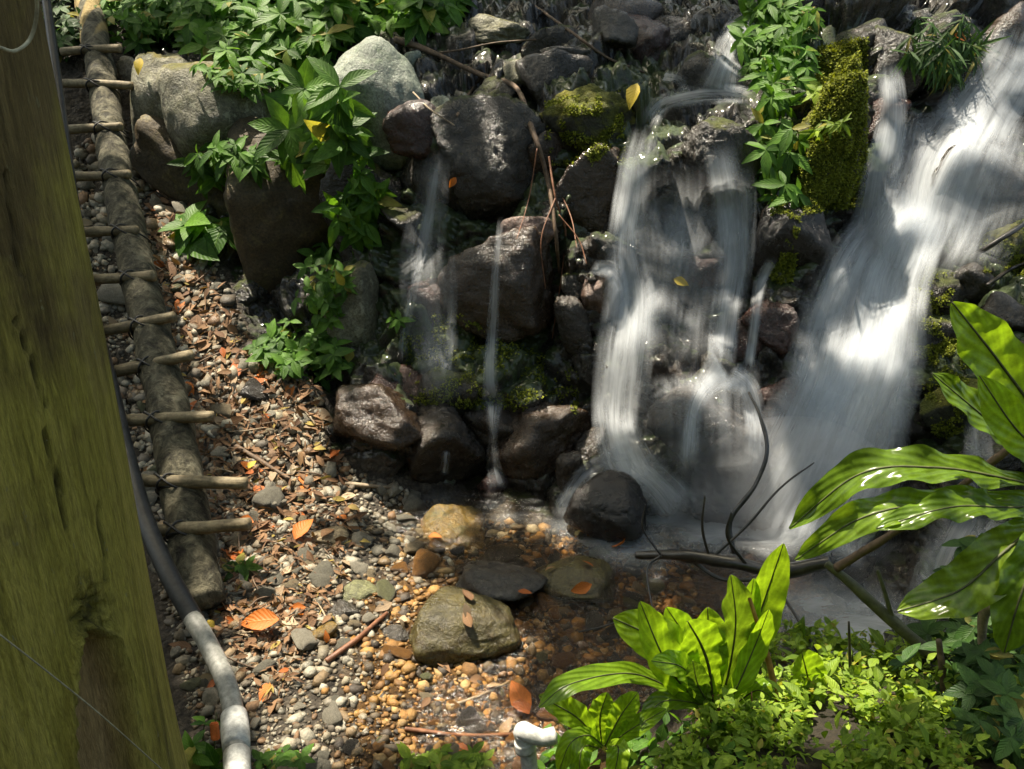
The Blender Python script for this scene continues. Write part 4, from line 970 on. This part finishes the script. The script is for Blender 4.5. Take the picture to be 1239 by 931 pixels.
for i in range(120):
    p = B0 + Vector(rng.normal(size=3)) * .03; q.append(tube_geo([p, p + Vector((rng.normal() * .03, -.02, -.035 - .03 * rng.uniform()))], .0018, 5, 4))
V, F = join_geo(q); quads_tris('root_mass', V - np.array(B0), F, M['twig_red'], fern)
o = tube('stalk', [at(941, 858, 1.62), at(930, 800, 1.63), at(905, 718, 1.64)], [.0085, .0075, .004], M['stem_orange'], n=16)
tag(o, 'orange brown stalk leaning beside the tallest bright frond', 'stalk')
B1 = at(975, 850, 1.70)
f2 = empty('fern_seedling', B1, 'short broad frond rising from the yellow green ground cover', 'fern')
frond(f2, [at(980, 858, 1.68), at(978, 825, 1.68), at(970, 790, 1.66)], 46, 'frond', (.1, -.8, .4), prof=([0, .2, .6, .9, 1], [.4, .9, 1, .8, .4]))
B2 = at(728, 905, 1.56)
f3 = empty('young_fern', B2, 'young fern with arching yellow green fronds right of the white elbow', 'fern')
for pts, w in [([(728, 905, 1.56), (700, 870, 1.53), (652, 842, 1.50)], 34), ([(730, 903, 1.56), (712, 890, 1.50), (690, 900, 1.46), (676, 935, 1.45)], 26), ([(732, 903, 1.56), (750, 868, 1.54), (772, 838, 1.52)], 30),
               ([(735, 905, 1.56), (760, 885, 1.52), (806, 858, 1.50)], 24), ([(728, 903, 1.57), (726, 868, 1.57), (735, 838, 1.57)], 30), ([(733, 907, 1.55), (748, 905, 1.48), (742, 945, 1.45)], 28), ([(724, 905, 1.56), (705, 905, 1.49), (700, 940, 1.46)], 26)]:
    frond(f3, [at(*p) for p in pts], w, 'frond', (0, -.6, .8), seed=rng.uniform(0, 50), wav=.15)
B3 = at(1300, 600, 1.75)
f4 = empty('big_bird_nest_fern', B3, 'large bird nest fern reaching in from the right edge with long wavy fronds', 'fern')
gh = BR.ray_cast(B3 + Vector((0, 0, -.02)), Vector((0, .1, -1)).normalized())[0] or (B3 + Vector((0, 0, -.4)))
tube('rootstock', [gh - Vector((0, 0, .03)), gh.lerp(B3, .5) + Vector((.02, .01, 0)), B3 + Vector((0, 0, .01))], [.06, .045, .05], M['twig'], f4, 30, 12, .35)
def FB(pts, w, mat='frond_dark', nh=(0, -.6, .8), **k): frond(f4, [at(*p) for p in pts], w, mat, nh, n=60, seed=rng.uniform(0, 50), **k)
FB([(1300, 600, 1.75), (1262, 515, 1.72), (1210, 440, 1.70), (1152, 366, 1.72)], 70, 'frond', (-.35, -.75, .5), wav=.16)
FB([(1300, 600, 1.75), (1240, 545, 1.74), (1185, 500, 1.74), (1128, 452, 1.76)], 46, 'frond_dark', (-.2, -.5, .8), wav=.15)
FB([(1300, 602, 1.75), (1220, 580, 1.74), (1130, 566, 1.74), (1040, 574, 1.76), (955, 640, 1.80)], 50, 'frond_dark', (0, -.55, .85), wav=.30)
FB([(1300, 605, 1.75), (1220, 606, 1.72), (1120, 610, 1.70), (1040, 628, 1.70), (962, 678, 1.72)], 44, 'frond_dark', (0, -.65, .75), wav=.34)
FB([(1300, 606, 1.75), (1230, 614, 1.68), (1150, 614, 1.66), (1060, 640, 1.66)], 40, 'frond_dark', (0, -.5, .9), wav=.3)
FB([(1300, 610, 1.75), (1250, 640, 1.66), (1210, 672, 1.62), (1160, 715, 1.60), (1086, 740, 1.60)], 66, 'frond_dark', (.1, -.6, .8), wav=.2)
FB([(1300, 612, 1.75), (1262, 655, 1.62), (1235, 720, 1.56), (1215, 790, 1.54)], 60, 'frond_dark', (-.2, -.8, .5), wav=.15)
FB([(1300, 600, 1.75), (1275, 560, 1.64), (1230, 520, 1.60), (1185, 455, 1.62)], 50, 'frond', (-.4, -.7, .5), wav=.12)

# ------------------------------------------------------------------ branches, roots and twigs
def surf_line(px, lift=.03, bvh=None):
    return [cast(u, v, bvh or BR)[0] - ray(u, v).normalized() * lift for u, v in px]
def branch(label, px, rad, mat, name='branch', Y=None, lift=.03, side=(), n=50, cat='branch'):
    P = [at(*p) for p in px] if len(px[0]) == 3 else surf_line(px, lift)
    t = empty(name, P[0], label, cat)
    tube('stem', P, rad, M[mat], t, n * 2, 8, .32)
    for sp, sr in side:
        Q = [at(*p) for p in sp] if len(sp[0]) == 3 else surf_line(sp, lift)
        tube('side_twig', Q, sr, M[mat], t, 30, 6, .25)
    return t
branch('long brown fallen branch bent over the ledge and hanging down the cliff', [(478, 48), (520, 62), (580, 90), (624, 106), (645, 160), (662, 215), (672, 280), (677, 330)], [.016, .013, .012, .011, .009, .006], 'twig', lift=.05,
       side=[([(585, 90), (570, 110), (553, 140)], [.008, .006]), ([(532, 64), (560, 60), (600, 52), (650, 48)], [.006, .004])])
branch('thin brown twig lying across the rocks at the top centre', [(648, 8), (690, 38), (735, 70), (780, 88)], [.008, .007, .005], 'twig', lift=.05, side=[([(690, 40), (700, 30), (692, 20)], [.004, .002])])
branch('reddish hanging roots over the pinkish rock', [(664, 190), (672, 240), (684, 280), (680, 330), (668, 410)], [.005, .005, .004, .002], 'twig_red', 'root', lift=.07,
       side=[([(668, 215), (690, 260), (698, 300)], [.004, .002]), ([(672, 240), (655, 290), (660, 350)], [.004, .002]), ([(676, 260), (700, 290), (710, 320)], [.003, .002]), ([(650, 180), (640, 240), (625, 290)], [.003, .0015])], cat='root')
branch('thin pale twig leaning against the small greenish wedge of rock', [(500, 112), (520, 132), (550, 152)], [.004, .003], 'twig_pale', 'twig', lift=.05, cat='twig')
branch('black wet branch lying in the pool in front of the waterfall', [(770, 672, 2.50), (830, 672, 2.42), (890, 682, 2.34), (940, 692, 2.30), (1005, 680, 2.25)], [.012, .020, .022, .024, .020], 'branch_wet', lift=.05,
       side=[([(830, 672, 2.42), (870, 700, 2.36), (935, 710, 2.3), (990, 790, 2.1)], [.008, .005]), ([(860, 680, 2.38), (850, 640, 2.4), (853, 600, 2.42)], [.006, .003]),
             ([(905, 686, 2.32), (880, 650, 2.33), (885, 620, 2.34)], [.006, .004]), ([(860, 676, 2.38), (900, 640, 2.4), (945, 590, 2.45), (985, 560, 2.5)], [.006, .0025]),
             ([(800, 672, 2.44), (783, 690, 2.42), (790, 740, 2.3)], [.005, .003]), ([(800, 672, 2.44), (778, 640, 2.46), (781, 610, 2.48)], [.004, .002]), ([(780, 735, 2.3), (740, 755, 2.25), (700, 765, 2.22)], [.004, .003])])
branch('dark curving branch rising out of the pool before the lower ledge', [(888, 670, 2.45), (884, 630, 2.50), (915, 585, 2.55), (928, 545, 2.60), (920, 505, 2.7), (906, 475, 2.8)], [.009, .0085, .008, .0075, .006, .004], 'branch_wet')
branch('brown green stem slanting from the right edge down to the pool', [(1262, 508, 1.78), (1200, 560, 1.82), (1110, 626, 1.90), (1012, 688, 2.0)], [.009, .010, .010, .012], 'twig')
branch('thick green stem running from the pool to the leafy bank', [(1000, 682, 2.02), (1040, 715, 1.96), (1080, 752, 1.90), (1125, 792, 1.84)], [.012, .015, .017, .018], 'stem_green', side=[([(1080, 750, 1.9), (1070, 715, 1.92), (1062, 690, 1.94)], [.007, .005])])
branch('grey bent branch at the right edge above the dark corner shrub', [(1260, 725, 1.62), (1215, 732, 1.64), (1192, 742, 1.65), (1188, 790, 1.64)], [.011, .012, .012, .009], 'twig_pale')
branch('short upright twig in the ground cover', [(1029, 835, 1.80), (1028, 790, 1.80), (1027, 752, 1.80)], [.004, .004, .003], 'branch_wet', 'twig', cat='twig', n=12)
branch('leaf-stripped stub standing left of the dark corner shrub', [(1143, 850, 1.62), (1140, 810, 1.62), (1136, 775, 1.62)], [.009, .009, .007], 'twig', 'twig', cat='twig', n=14)
branch('dark fallen branch across the mossy rocks at the right', [(1175, 312), (1210, 290), (1260, 258)], [.010, .011, .012], 'branch_wet', lift=.06)
branch('second dark branch across the cobbles at the right', [(1195, 345), (1225, 325), (1260, 312)], [.008, .008, .008], 'branch_wet', lift=.05)
branch('dark stick on the gravel left of the large olive boulder', [(395, 800), (430, 775), (468, 742)], [.009, .008, .007], 'twig_red', 'stick', lift=.02, cat='stick')
branch('long thin stick near the bottom edge of the gravel', [(490, 882), (560, 890), (636, 888)], [.006, .006, .005], 'twig_red', 'stick', lift=.015, cat='stick')
branch('pale straight stick pointing to the orange leaf in the stream', [(545, 855), (580, 842), (615, 826)], [.006, .005, .004], 'twig_pale', 'stick', lift=.015, cat='stick')
branch('pale stick lying in the shallow water at the head of the bank', [(418, 585), (445, 588), (478, 590)], [.009, .009, .006], 'twig_pale', 'stick', lift=.02, cat='stick')
branch('thick brown stick on the gravel between the log and the flat-topped brown rock', [(285, 540), (315, 558), (350, 580)], [.011, .010, .008], 'twig', 'stick', lift=.02, cat='stick')

# ------------------------------------------------------------------ loose stones, gravel, fallen leaves
BED = [(185, 215), (235, 260), (268, 330), (300, 405), (385, 460), (400, 555), (480, 590), (600, 630), (700, 640), (840, 660), (850, 780), (760, 870), (660, 960), (270, 960), (228, 860), (195, 720), (160, 560), (130, 450), (105, 330), (88, 180), (150, 150)]
WETBED = [(470, 690), (600, 630), (850, 640), (860, 790), (700, 900), (640, 960), (420, 960), (430, 800)]
def bed_point(poly=BED):
    p = np.array(poly)
    while True:
        u, v = rng.uniform(p[:, 0].min(), p[:, 0].max()), rng.uniform(p[:, 1].min(), p[:, 1].max())
        if inside(poly, u, v): return u, v
def bare_point(poly=BED):
    """a spot of the bed that no boulder covers"""
    while True:
        u, v = bed_point(poly); P, n_ = cast(u, v, BR)
        if (P - cast(u, v)[0]).length < .004: return u, v, P, n_
def basis(n_, yaw):
    z = Vector(n_).normalized(); x = z.orthogonal().normalized(); y = z.cross(x)
    return Matrix((x, y, z)).transposed() @ Matrix.Rotation(yaw, 3, 'Z')
STL = {'stone_grey': 'dry grey stone among the loose stones of the bank', 'stone_pale': 'pale dry stone among the loose stones of the bank', 'stone_tan': 'tan stone among the loose stones of the bank',
       'stone_orange': 'rusty orange pebble in the damp gravel by the stream', 'stone_dark': 'dark wet pebble in the damp gravel by the stream', 'stone_green': 'greenish stone among the loose stones of the bank'}
PROTO = {}
for mt in STL:
    for s_ in range(3):
        V, F = rock_geo(500 + s_ * 17 + len(mt), 3, **(dict(facets=11, p=16, rough=.16, fine=.10) if mt in ('stone_grey', 'stone_pale', 'stone_tan') else round_))
        me = mesh_np('stone', V, F, M[mt]); PROTO[mt, s_] = me.data; bpy.data.objects.remove(me)
def place_mesh(name, me, P, n_, size, yaw, label, cat, group, sink=.25):
    o = bpy.data.objects.new(name, me); COL.objects.link(o)
    m = (basis(n_, yaw) @ Matrix.Diagonal(size)).to_4x4(); m.translation = P + Vector(n_) * size[2] * (1 - 2 * sink)
    o.matrix_world = m
    return tag(o, label, cat, group)
for i in range(270):
    u, v, P, n_ = bare_point(); k = depth(P) / FPX
    wetp = inside(WETBED, u, v)
    mt = rng.choice(['stone_orange', 'stone_dark', 'stone_tan', 'stone_green'], p=[.38, .30, .2, .12]) if wetp else rng.choice(['stone_grey', 'stone_pale', 'stone_tan', 'stone_green', 'stone_dark'], p=[.40, .30, .14, .10, .06])
    w = np.clip(rng.lognormal(2.3 if wetp else 2.4, .45), 6, 28) * k
    place_mesh('loose_stone', PROTO[mt, i % 3], P, n_, (w, w * rng.uniform(.6, .9), w * rng.uniform(.4, .65)), rng.uniform(0, 6.28), STL[mt], 'stone', 'loose stones on the bank', .3)
# gravel: far too many to count
Vg, Fg, Tg, og = [], [], [], 0
iv, if_ = ico(1)
shapes = [rock_geo(900 + q, 1, 8, 18, .2, .1)[0] for q in range(10)]
PALG = np.array([(.30, .275, .21), (.30, .275, .21), (.19, .175, .135), (.24, .205, .14), (.15, .13, .095), (.29, .25, .18), (.085, .07, .05), (.20, .14, .075), (.12, .095, .06), (.17, .10, .05)])
PALO = np.array([(.25, .125, .030), (.29, .16, .045), (.16, .08, .022), (.10, .075, .045), (.055, .042, .03), (.30, .19, .075)])
for i in range(12500):
    u, v, P, n_ = bare_point(); k = depth(P) / FPX
    w = np.clip(rng.lognormal(1.2, .55), 1.4, 12) * k
    Mx = np.array(basis(n_, rng.uniform(0, 6.28)) @ Matrix.Diagonal((w, w * rng.uniform(.55, .95), w * rng.uniform(.35, .7))))
    Vg.append(shapes[i % 10] @ Mx.T + np.array(P + n_ * w * .15)); Fg.append(if_ + og); og += len(iv)
    pal = PALO if inside(WETBED, u + rng.normal() * 25, v + rng.normal() * 25) else PALG
    Tg.append(np.repeat(pal[rng.integers(len(pal))][None] * rng.uniform(.7, 1.2), len(iv), 0))
o = mesh_np('gravel', np.vstack(Vg), np.vstack(Fg), M['gravel'], attrs={'tint': np.vstack(Tg)}, smooth=False); o['kind'] = 'stuff'
# leaf litter in the dry part: fragments nobody could count
pos, dr, nr, LL = [], [], [], []
DRY = [(190, 225), (240, 270), (260, 340), (300, 420), (385, 470), (410, 560), (440, 650), (400, 760), (330, 860), (270, 780), (230, 620), (180, 480), (170, 300)]
for i in range(2600):
    u, v, P, n_ = bare_point(DRY)
    d = basis(n_, rng.uniform(0, 6.28)) @ Vector((1, 0, rng.normal() * .25))
    pos.append(P + n_ * rng.uniform(.004, .03)); dr.append(d); nr.append(n_ + Vector(rng.normal(size=3)) * .4); LL.append(rng.uniform(5, 20) * depth(P) / FPX)
LL = np.array(LL); o = leaves('leaf_litter', pos, dr, nr, LL, LL * rng.uniform(.08, .45, len(LL)), 'dead_leaf', curl=.3); o['kind'] = 'stuff'
LEAFP = {}
for mt in ('dead_leaf', 'dead_pale', 'dead_orange', 'dead_yellow'):
    for s_ in range(2):
        V, F, uv, tint = leaf_batch([(-.5, 0, 0)], [(1, 0, .1)], [(0, .1 * s_, 1)], 1., .5, fold=.3 + .3 * s_, curl=.2 + .4 * s_)
        ob = mesh_np('leaf', V, F, M[mt], uv=uv, attrs={'tint': np.full(len(V), .3 + .5 * s_)}); LEAFP[mt, s_] = ob.data; bpy.data.objects.remove(ob)
for i in range(220):
    u, v = bed_point(DRY if i % 3 else BED); P, n_ = cast(u, v, BR)
    mt = rng.choice(['dead_leaf', 'dead_pale', 'dead_orange'], p=[.5, .26, .24]); w = rng.uniform(13, 30) * depth(P) / FPX
    lb = {'dead_leaf': 'brown dead leaf lying on the stony bank', 'dead_pale': 'pale dry leaf lying on the stony bank', 'dead_orange': 'small orange dead leaf lying on the stony bank'}[mt]
    place_mesh('fallen_leaf', LEAFP[mt, i % 2], P + n_ * .014, n_ + Vector(rng.normal(size=3)) * .3, (w, w, w * .7), rng.uniform(0, 6.28), lb, 'leaf', 'dead leaves on the bank', .5)
for u, v, w, yaw, mt, lb in [(312, 760, 46, 2.4, 'dead_orange', 'long bright orange curled leaf on the gravel left of the ochre stone'), (628, 848, 44, 1.2, 'dead_orange', 'big rusty orange leaf in the shallow stream above the white elbow'),
                             (368, 645, 34, .3, 'dead_orange', 'orange leaf on the gravel right of the lowest crosspiece'), (828, 338, 18, 2, 'dead_yellow', 'yellow leaf stuck on the rock inside the main waterfall'),
                             (772, 118, 30, .5, 'dead_yellow', 'yellow leaf on the mossy rock above the main waterfall'), (1156, 46, 22, 2.2, 'dead_orange', 'orange leaf on the grass-draped rock at the top right'),
                             (549, 216, 14, .2, 'dead_orange', 'small orange leaf on the rough mossy rock face'), (172, 84, 20, .6, 'dead_yellow', 'yellow leaf beside the second highest crosspiece'),
                             (1176, 858, 30, .9, 'dead_yellow', 'withered yellow leaf in the dark corner shrub'), (255, 762, 14, 1.6, 'dead_yellow', 'yellow leaf behind the bend of the grey pipe'),
                             (300, 636, 24, 2.0, 'dead_orange', 'reddish orange leaf touching the end of the lowest crosspiece'), (305, 568, 14, .3, 'dead_yellow', 'yellow leaf at the end of the second lowest crosspiece')]:
    P, n_ = cast(u, v, BR); k = depth(P) / FPX * w * 1.1
    place_mesh('fallen_leaf', LEAFP[mt, 1], P + n_ * .03 - ray(u, v).normalized() * .03, n_ * .6 + Vector((0, -.5, .5)), (k, k * 1.1, k * .8), yaw, lb, 'leaf', None, .5)
for i in range(46):
    u, v, P, n_ = bare_point(DRY); w = rng.uniform(25, 70) * depth(P) / FPX
    d = basis(n_, rng.uniform(0, 6.28)) @ Vector((1, 0, .05))
    o = tube('twig', [P - d * w / 2 + n_ * .012, P + n_ * .02 + Vector(rng.normal(size=3)) * .006, P + d * w / 2 + n_ * .014], [.0035, .003, .002], M['twig' if i % 3 else 'twig_pale'], n=8, seg=6, origin=P)
    tag(o, 'thin brown twig among the leaf litter of the bank' if i % 3 else 'thin pale twig among the leaf litter of the bank', 'twig', 'twigs on the bank')

# ------------------------------------------------------------------ unseen leaf canopy given to the tree for shade; gaps shaped to place sun patches
GAPS = [(112, 50, 34), (112, 95, 16), (196, 120, 50), (262, 105, 52), (325, 135, 44), (192, 245, 34), (206, 300, 42), (222, 350, 40), (242, 395, 36), (275, 440, 36), (330, 455, 40), (380, 430, 34), (300, 500, 26),
        (360, 520, 44), (330, 590, 40), (400, 610, 40), (350, 680, 44), (320, 760, 44), (400, 740, 44), (380, 840, 60), (300, 690, 26), (470, 830, 44), (560, 850, 34), (450, 680, 34), (300, 870, 30),
        (530, 636, 40), (565, 745, 52), (620, 640, 34), (680, 660, 34), (455, 475, 30), (620, 815, 30), (690, 790, 60), (680, 720, 50), (740, 740, 50), (660, 870, 50),
        (330, 50, 60), (400, 90, 50), (395, 160, 55), (460, 20, 60), (300, 110, 30), (460, 110, 64), (200, 20, 36), (600, 35, 34), (635, 88, 24), (690, 60, 18), (640, 270, 22), (715, 325, 18), (432, 330, 22),
        (950, 60, 55), (930, 130, 40), (990, 110, 60), (1010, 170, 60), (1000, 230, 40), (940, 250, 24), (1150, 40, 34), (1140, 90, 26), (1215, 300, 30), (1150, 480, 26), (1130, 340, 18), (560, 200, 14), (715, 150, 26),
        (860, 370, 30), (860, 470, 36), (420, 690, 50), (500, 730, 50), (430, 800, 50), (520, 880, 50), (370, 900, 50), (340, 640, 40), (880, 80, 30), (760, 330, 30), (1235, 60, 80), (1190, 150, 90), (1140, 240, 90), (1090, 320, 90), (1050, 400, 90), (1020, 500, 90), (975, 590, 85), (925, 640, 60), (768, 240, 40), (765, 340, 44), (758, 440, 44), (765, 540, 44), (850, 250, 50), (850, 455, 40), (750, 450, 34),
        (870, 780, 85), (920, 720, 75), (780, 770, 75), (730, 870, 85), (660, 850, 30), (960, 820, 60), (1050, 850, 130), (960, 880, 120), (1000, 820, 80), (840, 900, 40), (1130, 860, 30),
        (1180, 410, 50), (1060, 555, 46), (1120, 545, 30), (1000, 600, 40), (1180, 590, 30), (1100, 735, 26), (630, 890, 26), (530, 915, 40), (285, 860, 26), (265, 800, 16),
        (480, 560, 20), (650, 490, 20), (60, 640, 34), (40, 760, 40), (120, 640, 22)]
allP = []
for u, v, r_ in GAPS:
    P = cast(u, v, BR)[0]
    if v > 660 and u > 640 and not (600 < u < 700 and v < 700): P = at(u, v, 1.66)
    if u > 940 and 400 < v < 760: P = at(u, v, 1.74)
    if u < 130 and v > 600: P = at(u, v, .85)
    allP.append((np.array(P), r_ * depth(P) / FPX))
GP = np.array([p for p, _ in allP]); GR = np.array([r for _, r in allP]); S = np.array(SUN)
HZ = 6.2; N = 26000
gx_, gy_ = rng.uniform(-3.4, 3.6, N), rng.uniform(.2, 7.2, N); hz = rng.uniform(-.4, .5, N)
C = np.stack([gx_ + SUN.x / SUN.z * (HZ - .6), gy_ + SUN.y / SUN.z * (HZ - .6), np.full(N, HZ) + hz], 1)
keep = np.ones(N, bool)
for p, r in zip(GP, GR):
    d = C - p; t = d @ S; perp = np.linalg.norm(d - t[:, None] * S, axis=1); keep &= perp > r + .055
keep &= rng.uniform(size=N) > .04
C = C[keep]; n = len(C)
d = rng.normal(size=(n, 3)) * (1, 1, .3)
LL = rng.uniform(.13, .22, n)
V, F, uv, tint = leaf_batch(C, d, rng.normal(size=(n, 3)) * .35 + S, LL, LL * .55)
mesh_np('shade_canopy', V - np.array(TC), F, M['leaf_dark'], tree, uv=uv, attrs={'tint': tint})
for tip in [(-4.4, 1.0, 6.0), (-4.6, 5.4, 6.1), (2.2, .9, 6.2)]:
    tube('limb', [TC + Vector((0, 0, 4.6)), (TC + Vector(tip)) * .5 + Vector((0, 0, 2.6)), Vector(tip)], [.16, .10, .03], M['twig'], tree, 16, 8, .1)

# the woods on the other side of the stream, behind whoever looks at the falls
N = 5200
a = rng.uniform(R(170), R(330), N); rad = rng.uniform(5.0, 7.5, N)
C = np.stack([rad * np.cos(a) * 1.1, rad * np.sin(a) + .5, rng.uniform(-.4, 5.2, N) ** 1.0], 1)
LL = rng.uniform(.30, .6, N)
V, F, uv, tint = leaf_batch(C, rng.normal(size=(N, 3)), rng.normal(size=(N, 3)) + (0, 0, .4), LL, LL * .6)
o = mesh_np('forest', V, F, M['leaf_dark'], uv=uv, attrs={'tint': tint * .9}); o['kind'] = 'stuff'
